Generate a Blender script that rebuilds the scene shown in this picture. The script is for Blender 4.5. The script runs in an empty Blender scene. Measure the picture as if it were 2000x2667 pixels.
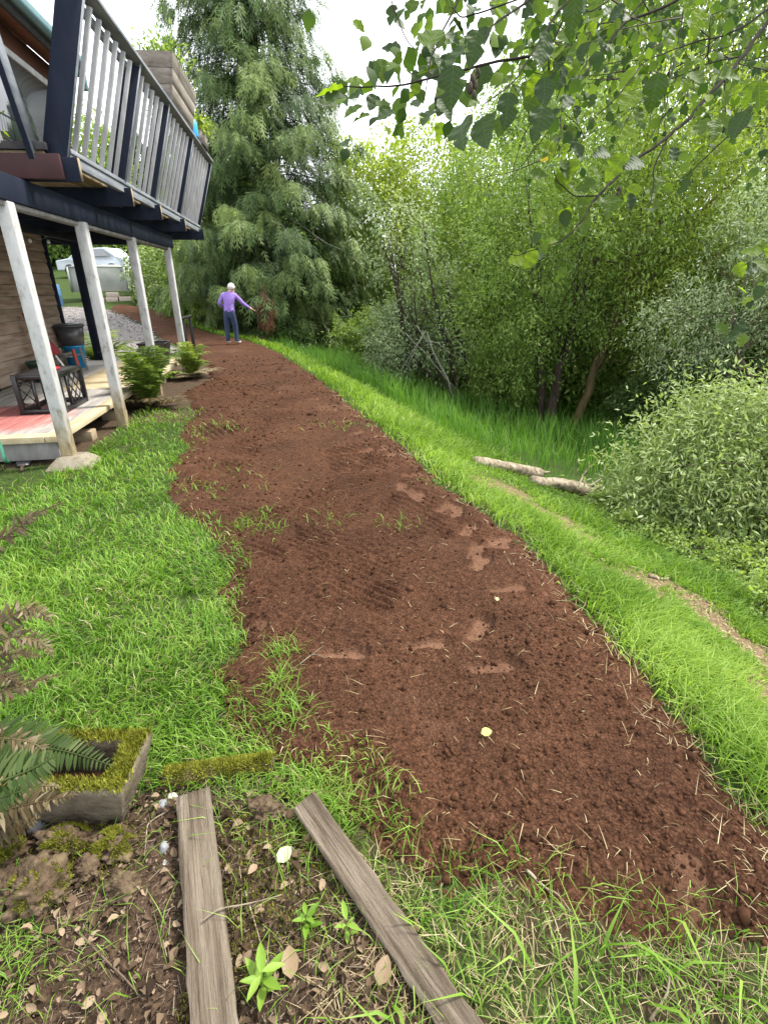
import bpy, math, random
import numpy as np
from mathutils import Vector, Matrix

SC = bpy.context.scene
COL = SC.collection
rng = np.random.default_rng(11)
random.seed(5)

# ------------------------------------------------------------------ camera
F_PX, PITCH, ROLL, EYE = 1370.0, math.radians(23.4), math.radians(-0.7), 1.65
_r = np.array([1, 0, 0.0]); _f = np.array([0, math.cos(PITCH), -math.sin(PITCH)]); _u = np.cross(_r, _f)
RIGHT = math.cos(ROLL) * _r + math.sin(ROLL) * _u
UP = -math.sin(ROLL) * _r + math.cos(ROLL) * _u
CAM = np.array([0, 0, EYE])
cd = bpy.data.cameras.new('camera'); cam = bpy.data.objects.new('camera', cd); COL.objects.link(cam)
cd.sensor_fit = 'HORIZONTAL'; cd.sensor_width = 36; cd.lens = 36 * F_PX / 2000
cd.clip_start = 0.05; cd.clip_end = 900
cam.matrix_world = Matrix(((RIGHT[0], UP[0], -_f[0], 0), (RIGHT[1], UP[1], -_f[1], 0),
                           (RIGHT[2], UP[2], -_f[2], EYE), (0, 0, 0, 1)))
SC.camera = cam
# ------------------------------------------------------------------ world, sun, exposure
SUN_EL, SUN_AZ = math.radians(56), math.radians(72)      # azimuth clockwise from +Y (scene depth)
W = bpy.data.worlds.new('World'); SC.world = W; W.use_nodes = True
nt = W.node_tree; nt.nodes.clear()
sky = nt.nodes.new('ShaderNodeTexSky'); sky.sky_type = 'NISHITA'; sky.sun_disc = False
sky.sun_elevation = SUN_EL; sky.sun_rotation = SUN_AZ; sky.dust_density = 4.0; sky.air_density = 1.0; sky.ozone_density = 1.0
mix = nt.nodes.new('ShaderNodeMix'); mix.data_type = 'RGBA'; mix.inputs[0].default_value = 0.86
mix.inputs[7].default_value = (9.6, 9.9, 10.3, 1)       # bright even cloud cover
bgn = nt.nodes.new('ShaderNodeBackground'); bgn.inputs[1].default_value = 0.1
wo = nt.nodes.new('ShaderNodeOutputWorld')
nt.links.new(sky.outputs[0], mix.inputs[6]); nt.links.new(mix.outputs[2], bgn.inputs[0]); nt.links.new(bgn.outputs[0], wo.inputs[0])
sl = bpy.data.lights.new('sun', 'SUN'); sl.energy = 2.9; sl.angle = math.radians(9); sl.color = (1.0, 0.95, 0.86)
so = bpy.data.objects.new('sun', sl); COL.objects.link(so)
sd = Vector((math.sin(SUN_AZ) * math.cos(SUN_EL), math.cos(SUN_AZ) * math.cos(SUN_EL), math.sin(SUN_EL)))
so.rotation_euler = sd.to_track_quat('Z', 'Y').to_euler(); so.location = (20, 20, 40)
SC.view_settings.view_transform = 'Standard'; SC.view_settings.look = 'None'
SC.view_settings.gamma = 1.0; SC.view_settings.use_curve_mapping = False
SC.view_settings.exposure = 1.5
SC.cycles.use_denoising = True
SC.cycles.max_bounces = 7; SC.cycles.diffuse_bounces = 4; SC.cycles.transmission_bounces = 5; SC.cycles.transparent_max_bounces = 8
SC.cycles.sample_clamp_indirect = 6.0

# ------------------------------------------------------------------ helpers: numbers
def at(px, py, d):
    """point seen at photo pixel (px, py), d metres in front of the camera plane"""
    return CAM + d * (_f + RIGHT * (px - 1000) / F_PX - UP * (py - 1333.5) / F_PX)
def at_y(px, py, Y):
    v = _f + RIGHT * (px - 1000) / F_PX - UP * (py - 1333.5) / F_PX
    return CAM + v * (Y / v[1])
def at_z(px, py, z):
    v = _f + RIGHT * (px - 1000) / F_PX - UP * (py - 1333.5) / F_PX
    return CAM + v * ((z - EYE) / v[2])
def _hash(ix, iy, iz, s):
    n = (ix * 374761393 + iy * 668265263 + iz * 2147483647 + s * 974634777) & 0xFFFFFFFF
    n = ((n ^ (n >> 13)) * 1274126177) & 0xFFFFFFFF
    return ((n ^ (n >> 16)) & 0xFFFF) / 65535.0
def vnoise(x, y, z=0.0, s=0):
    x = np.asarray(x, float); y = np.asarray(y, float); z = np.broadcast_to(np.asarray(z, float), x.shape)
    ix, iy, iz = np.floor(x).astype(np.int64), np.floor(y).astype(np.int64), np.floor(z).astype(np.int64)
    fx, fy, fz = x - ix, y - iy, z - iz
    fx, fy, fz = fx * fx * (3 - 2 * fx), fy * fy * (3 - 2 * fy), fz * fz * (3 - 2 * fz)
    r = 0
    for a in (0, 1):
        for b in (0, 1):
            for c in (0, 1):
                r = r + _hash(ix + a, iy + b, iz + c, s) * (fx if a else 1 - fx) * (fy if b else 1 - fy) * (fz if c else 1 - fz)
    return r * 2 - 1
def fbm(x, y, z=0.0, o=4, s=0):
    r = 0; a = 1.0; t = 0
    for i in range(o):
        k = 2.03 ** i
        r = r + a * vnoise(np.asarray(x) * k + 17.3 * i, np.asarray(y) * k - 9.1 * i, np.asarray(z) * k, s + i); t += a; a *= 0.5
    return r / t
def sstep(a, b, x):
    t = np.clip((x - a) / (b - a), 0, 1); return t * t * (3 - 2 * t)
def unit(v):
    v = np.asarray(v, float); return v / np.maximum(np.linalg.norm(v, axis=-1, keepdims=True), 1e-9)
def in_poly(x, y, P):
    r = np.zeros(np.shape(x), bool); n = len(P)
    for i in range(n):
        x1, y1 = P[i]; x2, y2 = P[(i + 1) % n]
        if y1 == y2: continue
        r ^= ((y1 > y) != (y2 > y)) & (x < (x2 - x1) * (y - y1) / (y2 - y1) + x1)
    return r
def dist_poly(x, y, P, closed=True):
    d = np.full(np.shape(x), 1e9); n = len(P)
    for i in range(n if closed else n - 1):
        ax, ay = P[i]; bx, by = P[(i + 1) % n]
        L = (bx - ax) ** 2 + (by - ay) ** 2 + 1e-12
        t = np.clip(((x - ax) * (bx - ax) + (y - ay) * (by - ay)) / L, 0, 1)
        d = np.minimum(d, np.hypot(x - ax - t * (bx - ax), y - ay - t * (by - ay)))
    return d

# ------------------------------------------------------------------ helpers: meshes
def mesh(name, V, Fa, mat=None, tint=None, smooth=False, extra=None):
    me = bpy.data.meshes.new(name)
    V = np.asarray(V, np.float32)
    if isinstance(Fa, np.ndarray):
        k = Fa.shape[1]; n = len(Fa)
        me.vertices.add(len(V)); me.vertices.foreach_set('co', V.ravel())
        me.loops.add(n * k); me.loops.foreach_set('vertex_index', Fa.astype(np.int32).ravel())
        me.polygons.add(n); me.polygons.foreach_set('loop_start', np.arange(0, n * k, k, dtype=np.int32))
        me.update(calc_edges=True)
    else:
        me.from_pydata([tuple(map(float, v)) for v in V], [], [tuple(map(int, f)) for f in Fa]); me.update()
    if tint is not None:
        a = me.attributes.new('tint', 'FLOAT', 'POINT'); a.data.foreach_set('value', np.asarray(tint, np.float32).ravel())
    for kx, arr in (extra or {}).items():
        a = me.attributes.new(kx, 'FLOAT', 'POINT'); a.data.foreach_set('value', np.asarray(arr, np.float32).ravel())
    if smooth: me.polygons.foreach_set('use_smooth', np.ones(len(me.polygons), bool))
    if mat is not None:
        for m in (mat if isinstance(mat, (list, tuple)) else [mat]): me.materials.append(m)
    return me
def link(name, me, parent=None, loc=(0, 0, 0)):
    o = bpy.data.objects.new(name, me); COL.objects.link(o)
    o.location = tuple(float(c) for c in loc)
    if parent is not None: o.parent = parent
    return o
def tag(o, label=None, cat=None, group=None, kind=None):
    if label: o['label'] = label
    if cat: o['category'] = cat
    if group: o['group'] = group
    if kind: o['kind'] = kind
    return o
def thing(name, label, cat, loc=(0, 0, 0), rz=0.0, group=None):
    o = bpy.data.objects.new(name, None); COL.objects.link(o); o.empty_display_size = 0.1
    o.location = tuple(float(c) for c in loc); o.rotation_euler = (0, 0, rz)
    return tag(o, label, cat, group)
class B:
    """collects shapes, all as triangles, with one tint value per vertex"""
    def __init__(s): s.v = []; s.f = []; s.t = []; s.n = 0
    def add(s, V, Fa, t=0.5):
        V = np.asarray(V, float); Fa = np.asarray(Fa)
        if Fa.shape[1] == 4: Fa = np.concatenate([Fa[:, [0, 1, 2]], Fa[:, [0, 2, 3]]])
        s.v.append(V); s.f.append(Fa + s.n); s.n += len(V)
        s.t.append(np.broadcast_to(np.asarray(t, float), (len(V),)).copy()); return s
    def box(s, x0, x1, y0, y1, z0, z1, t=0.5):
        V = [(x, y, z) for z in (z0, z1) for x, y in ((x0, y0), (x1, y0), (x1, y1), (x0, y1))]
        return s.add(V, np.array([[3, 2, 1, 0], [4, 5, 6, 7], [0, 1, 5, 4], [1, 2, 6, 5], [2, 3, 7, 6], [3, 0, 4, 7]]), t)
    def bar(s, p, q, w, d, up=(0, 0, 1), t=0.5, w2=None, d2=None):
        p, q = np.asarray(p, float), np.asarray(q, float); a = unit(q - p); x = unit(np.cross(a, up)); y = np.cross(x, a)
        V = []
        for c, ww, dd in ((p, w, d), (q, w2 or w, d2 or d)):
            for i, j in ((-1, -1), (1, -1), (1, 1), (-1, 1)): V.append(c + x * i * ww / 2 + y * j * dd / 2)
        return s.add(V, np.array([[3, 2, 1, 0], [4, 5, 6, 7], [0, 1, 5, 4], [1, 2, 6, 5], [2, 3, 7, 6], [3, 0, 4, 7]]), t)
    def tube(s, P, R, n=6, t=0.5):
        P = np.asarray(P, float); m = len(P); R = np.broadcast_to(np.asarray(R, float), (m,))
        T = unit(np.gradient(P, axis=0)); a = np.array([0.31, 0.17, 0.93])
        if abs(T[0] @ a) > 0.9: a = np.array([1, 0, 0.1])
        x = unit(np.cross(T[0], a)); V = []
        for i in range(m):
            x = unit(x - T[i] * (x @ T[i])); y = np.cross(T[i], x)
            an = np.arange(n) * 2 * math.pi / n
            V.append(P[i] + R[i] * (np.cos(an)[:, None] * x + np.sin(an)[:, None] * y))
        V = np.concatenate(V); Fq = []
        for i in range(m - 1):
            for j in range(n): Fq.append((i * n + j, i * n + (j + 1) % n, (i + 1) * n + (j + 1) % n, (i + 1) * n + j))
        s.add(V, np.array(Fq), t)
        c0 = len(V)
        caps = [(0, (j + 1) % n, j) for j in range(1, n - 1)] + [((m - 1) * n, (m - 1) * n + j, (m - 1) * n + j + 1) for j in range(1, n - 1)]
        s.f.append(np.array(caps) + s.n - c0); return s
    def lathe(s, prof, n=16, c=(0, 0, 0), t=0.5):
        V = []; m = len(prof); an = np.arange(n) * 2 * math.pi / n
        for r, z in prof: V.append(np.stack([c[0] + r * np.cos(an), c[1] + r * np.sin(an), np.full(n, c[2] + z)], 1))
        Fq = [(i * n + j, i * n + (j + 1) % n, (i + 1) * n + (j + 1) % n, (i + 1) * n + j) for i in range(m - 1) for j in range(n)]
        return s.add(np.concatenate(V), np.array(Fq), t)
    def arrays(s): return np.concatenate(s.v), np.concatenate(s.f), np.concatenate(s.t)
    def build(s, name, mat, parent=None, loc=None, smooth=False, bevel=0.0):
        V, Fa, t = s.arrays()
        if loc is not None: V = V - np.asarray(loc, float)
        o = link(name, mesh(name, V, Fa, mat, t, smooth), parent, loc if (loc is not None and parent is None) else (0, 0, 0))
        if bevel:
            bv = o.modifiers.new('edge', 'BEVEL'); bv.width = bevel; bv.segments = 2; bv.limit_method = 'ANGLE'
        return o
def frames(d, up):
    y = unit(d); x = unit(np.cross(y, up)); z = np.cross(x, y); return np.stack([x, y, z], 2)
def scatter(TV, TF, pos, Rm, sc, tint):
    n, k = len(pos), len(TV); sc = np.asarray(sc, float)
    if sc.ndim == 1: sc = sc[:, None] * np.ones((1, 3))
    L = TV[None] * sc[:, None, :]
    V = np.einsum('nij,nkj->nki', Rm, L) + pos[:, None, :]
    Fa = TF[None] + (np.arange(n) * k)[:, None, None]
    return V.reshape(-1, 3), Fa.reshape(-1, TF.shape[1]), np.repeat(tint, k)
LEAF_V = np.array([[0, 0, 0], [-0.5, 0.42, 0.09], [0, 1, -0.06], [0.5, 0.42, 0.09]]); LEAF_F = np.array([[0, 3, 2], [0, 2, 1]])
def rand_dir(n): return unit(rng.normal(size=(n, 3)))

# ------------------------------------------------------------------ materials
class NT:
    def __init__(s, name):
        s.m = bpy.data.materials.new(name); s.m.use_nodes = True; s.t = s.m.node_tree; s.t.nodes.clear()
        s.out = s.n('ShaderNodeOutputMaterial')
    def n(s, ty, **kw):
        o = s.t.nodes.new(ty)
        for k, v in kw.items(): setattr(o, k, v)
        return o
    def l(s, a, b): s.t.links.new(a, b)
    def coord(s, scale=(1, 1, 1), which='Object'):
        tc = s.n('ShaderNodeTexCoord'); mp = s.n('ShaderNodeMapping'); mp.inputs['Scale'].default_value = scale
        s.l(tc.outputs[which], mp.inputs[0]); return mp.outputs[0]
    def noise(s, co, sc, det=5, rough=0.6):
        o = s.n('ShaderNodeTexNoise'); o.inputs['Scale'].default_value = sc; o.inputs['Detail'].default_value = det
        o.inputs['Roughness'].default_value = rough; s.l(co, o.inputs['Vector']); return o.outputs[0]
    def ramp(s, fac, stops):
        o = s.n('ShaderNodeValToRGB'); e = o.color_ramp.elements
        while len(e) < len(stops): e.new(0.5)
        for i, (p, c) in enumerate(stops):
            e[i].position = p; e[i].color = (*c, 1) if len(c) == 3 else c
        s.l(fac, o.inputs[0]); return o.outputs[0]
    def mixc(s, fac, a, b, mode='MIX'):
        o = s.n('ShaderNodeMix', data_type='RGBA', blend_type=mode)
        for i, x in ((0, fac), (6, a), (7, b)):
            if isinstance(x, (int, float)): o.inputs[i].default_value = x
            elif isinstance(x, tuple): o.inputs[i].default_value = (*x, 1)
            else: s.l(x, o.inputs[i])
        return o.outputs[2]
    def attr(s, n):
        o = s.n('ShaderNodeAttribute'); o.attribute_name = n; return o.outputs['Fac']
    def math(s, op, a, b=0.5):
        o = s.n('ShaderNodeMath', operation=op)
        for i, x in ((0, a), (1, b)):
            if isinstance(x, (int, float)): o.inputs[i].default_value = x
            else: s.l(x, o.inputs[i])
        return o.outputs[0]
    def bump(s, h, st=0.3, d=0.01):
        o = s.n('ShaderNodeBump'); o.inputs['Strength'].default_value = st; o.inputs['Distance'].default_value = d
        s.l(h, o.inputs['Height']); return o.outputs[0]
    def bsdf(s, col, rough=0.7, spec=0.3, normal=None, **kw):
        p = s.n('ShaderNodeBsdfPrincipled')
        if isinstance(col, tuple): p.inputs['Base Color'].default_value = (*col, 1)
        else: s.l(col, p.inputs['Base Color'])
        if isinstance(rough, (int, float)): p.inputs['Roughness'].default_value = rough
        else: s.l(rough, p.inputs['Roughness'])
        p.inputs['Specular IOR Level'].default_value = spec
        if normal is not None: s.l(normal, p.inputs['Normal'])
        for k, v in kw.items(): p.inputs[k.replace('_', ' ')].default_value = v
        return p.outputs[0]
    def done(s, sh): s.l(sh, s.out.inputs[0]); return s.m
def foliage(name, dark, mid, light, trans=0.35, rough=0.5, spec=0.3, tcol=None):
    q = NT(name); c = q.ramp(q.attr('tint'), [(0.0, dark), (0.5, mid), (1.0, light)])
    p = q.bsdf(c, rough, spec)
    tr = q.n('ShaderNodeBsdfTranslucent')
    tc = q.mixc(1.0, c, tcol or (1.25, 1.3, 0.55), 'MULTIPLY'); q.l(tc, tr.inputs[0])
    mx = q.n('ShaderNodeMixShader'); mx.inputs[0].default_value = trans; q.l(p, mx.inputs[1]); q.l(tr.outputs[0], mx.inputs[2])
    return q.done(mx.outputs[0])
def rough_mat(name, stops, scale=8, stretch=(1, 1, 1), rough=0.75, spec=0.25, bump=0.3, bscale=None, bd=0.004, det=6, tintmix=None):
    q = NT(name); co = q.coord(stretch); n1 = q.noise(co, scale, det)
    c = q.ramp(n1, stops)
    if tintmix:
        c = q.mixc(1.0, c, q.ramp(q.attr('tint'), [(0, tuple([tintmix[0]] * 3)), (1, tuple([tintmix[1]] * 3))]), 'MULTIPLY')
    n2 = q.noise(co, bscale or scale * 4, 5)
    return q.done(q.bsdf(c, rough, spec, q.bump(n2, bump, bd)))
def plain(name, col, rough=0.5, spec=0.4, **kw):
    q = NT(name); co = q.coord(); n = q.noise(co, 9, 4)
    c = q.mixc(n, tuple(x * 0.75 for x in col), tuple(min(1, x * 1.2) for x in col))
    return q.done(q.bsdf(c, rough, spec, q.bump(q.noise(co, 60, 3), 0.1, 0.002), **kw))
MT = {}
MT['navy'] = rough_mat('navy black paint', [(0.3, (0.008, 0.011, 0.021)), (0.7, (0.016, 0.021, 0.036))], 6, (1, 1, 0.3), 0.75, 0.12, 0.2)
MT['navyend'] = rough_mat('worn dark timber', [(0.3, (0.02, 0.02, 0.026)), (0.7, (0.05, 0.046, 0.046))], 12, (1, 1, 1), 0.8, 0.2, 0.3)
MT['white'] = rough_mat('flaking white paint', [(0.30, (0.40, 0.39, 0.36)), (0.5, (0.66, 0.66, 0.64)), (0.8, (0.74, 0.74, 0.73))], 14, (1, 1, 0.35), 0.6, 0.3, 0.5, 40, 0.003)
MT['bal'] = rough_mat('grey white baluster paint', [(0.3, (0.24, 0.24, 0.245)), (0.7, (0.42, 0.42, 0.43))], 10, (1, 1, 0.2), 0.6, 0.3, 0.25)
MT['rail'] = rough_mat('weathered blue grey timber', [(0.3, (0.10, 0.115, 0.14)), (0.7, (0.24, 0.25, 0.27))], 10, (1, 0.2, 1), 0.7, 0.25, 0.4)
MT['tan'] = rough_mat('bare tan timber', [(0.3, (0.20, 0.145, 0.09)), (0.7, (0.34, 0.275, 0.185))], 8, (1, 0.2, 1), 0.75, 0.2, 0.3)
MT['maroon'] = rough_mat('maroon fascia paint', [(0.3, (0.022, 0.007, 0.008)), (0.7, (0.042, 0.012, 0.013))], 6, (1, 1, 1), 0.6, 0.3, 0.1)
MT['siding'] = rough_mat('weathered cedar siding', [(0.25, (0.14, 0.085, 0.055)), (0.5, (0.31, 0.235, 0.185)), (0.8, (0.44, 0.37, 0.32))], 5, (1, 0.35, 3), 0.85, 0.15, 0.4, 30, 0.004, tintmix=(0.7, 1.15))
MT['redwood'] = rough_mat('red brown soffit', [(0.3, (0.09, 0.032, 0.02)), (0.7, (0.18, 0.07, 0.045))], 6, (1, 0.3, 1), 0.8, 0.2, 0.3)
MT['teal'] = plain('teal painted gutter metal', (0.09, 0.17, 0.19), 0.4, 0.4)
MT['wood'] = rough_mat('grey weathered planter wood', [(0.25, (0.09, 0.078, 0.066)), (0.7, (0.25, 0.22, 0.19))], 7, (1, 0.25, 3), 0.85, 0.15, 0.5, 25, 0.005)
MT['black'] = plain('black plastic', (0.012, 0.012, 0.013), 0.35, 0.5)
MT['red'] = plain('red plastic', (0.55, 0.02, 0.035), 0.35, 0.5)
MT['redcloth'] = plain('faded red canvas', (0.24, 0.035, 0.04), 0.8, 0.2)
MT['blue'] = plain('bright blue plastic', (0.015, 0.27, 0.60), 0.35, 0.5)
MT['bin'] = plain('dark grey plastic', (0.05, 0.05, 0.055), 0.3, 0.5)
MT['redbrown'] = plain('red brown stained timber', (0.27, 0.06, 0.035), 0.6, 0.3)
MT['greywood'] = rough_mat('grey painted timber', [(0.3, (0.12, 0.115, 0.11)), (0.7, (0.26, 0.25, 0.24))], 8, (1, 1, 0.3), 0.8, 0.2, 0.3)
MT['concrete'] = rough_mat('stained concrete', [(0.25, (0.16, 0.125, 0.08)), (0.5, (0.30, 0.255, 0.185)), (0.8, (0.40, 0.36, 0.29))], 9, (1, 1, 1), 0.9, 0.15, 0.8, 60, 0.006)
MT['hose'] = plain('green hose rubber', (0.06, 0.25, 0.15), 0.45, 0.4)
MT['whiteplastic'] = plain('white plastic', (0.75, 0.75, 0.73), 0.4, 0.4)
MT['glassdark'] = (lambda q: q.done(q.bsdf((0.02, 0.025, 0.03), 0.03, 0.5, None, Metallic=0.0, IOR=2.4)))(NT('reflecting window glass'))
MT['dark'] = plain('near black doorway', (0.008, 0.009, 0.011), 0.7, 0.2)  # one near black tone for the wall backing and the door
MT['carpaint'] = plain('white car paint', (0.42, 0.46, 0.50), 0.25, 0.5)
MT['tank'] = rough_mat('cloudy grey panel', [(0.3, (0.19, 0.21, 0.19)), (0.7, (0.32, 0.34, 0.31))], 1.6, (1, 1, 1), 0.45, 0.4, 0.05)
MT['block'] = rough_mat('pale concrete block', [(0.3, (0.36, 0.29, 0.24)), (0.7, (0.50, 0.43, 0.37))], 9, (1, 1, 1), 0.9, 0.15, 0.4)
MT['bark'] = rough_mat('grey brown bark', [(0.3, (0.045, 0.034, 0.024)), (0.6, (0.13, 0.10, 0.07)), (0.85, (0.20, 0.17, 0.12))], 6, (1, 1, 0.25), 0.9, 0.15, 0.9, 22, 0.02)
MT['barkdark'] = rough_mat('dark wet bark', [(0.3, (0.016, 0.012, 0.009)), (0.7, (0.06, 0.046, 0.034))], 8, (1, 1, 0.3), 0.85, 0.2, 0.8, 25, 0.01)
MT['deadwood'] = rough_mat('bleached dead wood', [(0.3, (0.07, 0.052, 0.036)), (0.5, (0.22, 0.18, 0.13)), (0.75, (0.38, 0.335, 0.265))], 14, (1, 1, 1), 0.85, 0.15, 0.9, 25, 0.01)
MT['lichen'] = rough_mat('lichen pale twig', [(0.3, (0.14, 0.13, 0.10)), (0.7, (0.36, 0.37, 0.30))], 14, (1, 1, 1), 0.9, 0.1, 0.5)
# ------------------------------------------------------------------ terrain
RE = [(1.40, -6), (1.34, 0.2), (1.25, 1.19), (1.19, 1.59), (1.13, 2.06), (1.04, 2.71), (0.96, 3.28), (0.54, 4.41), (0.26, 5.50), (-0.30, 7.24), (-0.91, 9.33),
      (-1.80, 11.92), (-2.69, 14.44), (-3.41, 16.02), (-4.19, 17.2), (-5.45, 18.2), (-6.7, 19.6), (-8.25, 21.8), (-9.6, 23.3), (-11.0, 24.4), (-11.6, 26.5), (-11.6, 300)]
_ry = np.array([p[1] for p in RE]); _rx = np.array([p[0] for p in RE])
def edge_x(y): return np.interp(y, _ry, _rx)
def edge_d(x, y):
    sl_ = (edge_x(np.asarray(y) + 0.6) - edge_x(np.asarray(y) - 0.6)) / 1.2
    return (x - edge_x(y)) / np.sqrt(1 + sl_ ** 2)
def gz(x, y):
    x = np.asarray(x, float); y = np.asarray(y, float)
    z = 0.125 * np.log1p(np.exp(np.clip((y - 16.6) * 2.0, -30, 30))) / 2.0
    z = np.where((y - 16.6) * 2.0 > 30, 0.125 * (y - 16.6), z)
    z = np.minimum(z, 1.6) + 0.11 * np.clip(y - 27, 0, 14)
    d = edge_d(x, y)
    t = np.clip(d - 0.08, 0, None)
    drop = 1.62 * (1 - np.exp(-(t / 2.7) ** 1.35))
    z = np.where(d > 0, z * np.exp(-t / 6.0), z) - drop
    z = z + 0.02 * fbm(x * 0.8, y * 0.8, 0, 3, 3) + 0.012 * vnoise(x * 4, y * 4, 0, 9) * sstep(-0.3, 0.6, np.abs(d))
    return z
_T = np.exp(np.linspace(math.log(0.6), math.log(70), 1500))
def gp(px, py, dz=0.0):
    """ground point seen at a photo pixel"""
    v = _f + RIGHT * (px - 1000) / F_PX - UP * (py - 1333.5) / F_PX
    P = CAM + _T[:, None] * v
    h = P[:, 2] - gz(P[:, 0], P[:, 1]) - dz
    i = np.argmax(h < 0)
    if h[i] >= 0: i = len(_T) - 1
    return P[i]
def gpt(x, y, dz=0.0): return np.array([x, y, float(gz(x, y)) + dz])

SOIL_PX = [(300, 796), (284, 808), (340, 828), (390, 851), (423, 887), (474, 902), (535, 945), (545, 988), (490, 1016), (484, 1030), (505, 1090),
           (458, 1146), (505, 1165), (470, 1200), (440, 1227), (455, 1240), (432, 1285), (462, 1335), (520, 1375), (562, 1439), (598, 1516),
           (588, 1598), (606, 1695), (578, 1753), (595, 1835), (588, 1868), (622, 1915), (690, 1945), (754, 1990), (862, 1996), (880, 2085), (985, 2175),
           (1080, 2284), (1170, 2340), (1321, 2310), (1487, 2371), (1632, 2440), (1849, 2450), (2050, 2490)]
SOIL = [tuple(gp(*p)[:2]) for p in SOIL_PX]
SOIL += [(1.5, 0.95), (1.36, 1.05)] + [(x, y) for x, y in RE if 1.1 < y < 24.5]
LITTER_PX = [(-900, 2120), (-200, 2075), (150, 2060), (330, 2060), (420, 2050), (700, 2030), (860, 2060), (960, 2230), (1130, 2400), (1250, 2700), (1400, 3400), (-1200, 3400)]
LITTER = [tuple(at_z(min(p[0], 9e9), min(p[1], 2900), 0)[:2]) for p in LITTER_PX]
LITTER = [(-3.0, 1.33), (-1.6, 1.38), (-0.8, 1.37), (-0.42, 1.40), (-0.26, 1.30), (-0.12, 1.08), (0.06, 0.90), (0.25, 0.62), (0.5, -1), (-3, -1)]
TRAIL = [tuple(gp(*p)[:2]) for p in [(1330, 1285), (1420, 1350), (1560, 1440), (1700, 1530), (1850, 1625), (2000, 1745), (2150, 1880)]]
GRAVEL_PX = [(250, 800), (286, 806), (340, 828), (390, 851), (423, 887), (470, 905), (440, 960), (250, 960), (140, 930), (150, 800)]
GRAVEL = [tuple(gp(*p)[:2]) for p in GRAVEL_PX]

# house frame: local x = outwards (towards the lawn), local y = along the house, z up
HO = np.array([-3.2, 5.2, 0.0]); HA = math.atan(0.14)
HV = np.array([math.cos(HA), math.sin(HA), 0]); HU = np.array([-math.sin(HA), math.cos(HA), 0])
def hw(b, a, z): return HO + HV * b + HU * a + np.array([0, 0, z])
PORCH = [tuple(hw(b, a, 0)[:2]) for b, a in ((-6, -0.02), (0.03, -0.02), (0.03, 6.5), (-6, 6.5))]

def ground_mesh():
    ys = np.concatenate([np.linspace(-8, 0.3, 18)[:-1], np.exp(np.linspace(math.log(0.3), math.log(70), 270)), np.linspace(80, 420, 12)])
    u = np.linspace(-1, 1, 240); u = np.sign(u) * np.abs(u) ** 1.5
    X = u[None, :] * (7 + 1.25 * np.abs(ys)[:, None]); Y = np.repeat(ys[:, None], 240, 1)
    Z = gz(X, Y)
    Z = np.where(Y > 80, np.minimum(Z, 3.5), Z)
    ins = in_poly(X, Y, SOIL) & (dist_poly(X, Y, SOIL) > 0.12)
    Z = Z - 0.07 * ins
    lit = (in_poly(X, Y, LITTER) * sstep(0, 0.12, dist_poly(X, Y, LITTER)))
    Z = Z + lit * (0.016 * fbm(X * 9, Y * 9, 0, 4, 31) + 0.008 * vnoise(X * 30, Y * 30, 0, 8))
    lit = np.maximum(lit, 0.85 * ((Y < 1.2) & (X > -.4) & (X < 1.5) & (Y > -2)) * sstep(-.5, .3, fbm(X * 4, Y * 4, 0, 3, 15)))
    tr = np.exp(-(dist_poly(X, Y, TRAIL, False) / 0.62) ** 2) * (0.72 + 1.1 * fbm(X * 3.1, Y * 3.1, 0, 4, 77))
    sh = np.maximum(in_poly(X, Y, PORCH) * 1.0, (Y > 6.9) * (Y < 13) * (X < -2.0) * (X > -6) * sstep(1.0, .5, dist_poly(X, Y, PORCH) - .2 * vnoise(X * 3, Y * 3, 0, 5)))
    n, m = X.shape; I = np.arange(n * m).reshape(n, m)
    Fq = np.stack([I[:-1, :-1], I[:-1, 1:], I[1:, 1:], I[1:, :-1]], -1).reshape(-1, 4)
    q = NT('turf and earth'); co = q.coord(); nz = q.noise(co, 3.0, 6); nf = q.noise(co, 45, 6)
    grass = q.ramp(nf, [(0.3, (0.020, 0.028, 0.008)), (0.6, (0.045, 0.075, 0.018)), (0.85, (0.11, 0.11, 0.045))])
    tan = q.ramp(nf, [(0.3, (0.065, 0.043, 0.025)), (0.5, (0.15, 0.105, 0.062)), (0.75, (0.29, 0.22, 0.13))])
    litc = q.ramp(q.noise(co, 70, 8, 0.75), [(0.28, (0.012, 0.008, 0.005)), (0.45, (0.045, 0.029, 0.019)), (0.62, (0.10, 0.066, 0.043)), (0.8, (0.21, 0.15, 0.10))])
    dirt = q.ramp(nf, [(0.3, (0.035, 0.024, 0.016)), (0.7, (0.10, 0.07, 0.045))])
    c = q.mixc(q.ramp(q.math('ADD', q.attr('trail'), q.math('MULTIPLY', q.math('SUBTRACT', nf, 0.5), 0.8)), [(0.35, (0, 0, 0)), (0.6, (1, 1, 1))]), grass, tan)
    c = q.mixc(q.attr('litter'), c, litc); c = q.mixc(q.attr('under'), c, dirt)
    h = q.math('ADD', nf, q.noise(co, 160, 4))
    mat = q.done(q.bsdf(c, 0.95, 0.1, q.bump(h, 0.8, 0.012)))
    o = link('ground', mesh('ground', np.stack([X, Y, Z], -1).reshape(-1, 3), Fq, mat, None, True,
                            {'trail': np.clip(tr, 0, 1).ravel(), 'litter': lit.ravel(), 'under': sh.ravel()}))
    tag(o, kind='structure')
ground_mesh()

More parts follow.
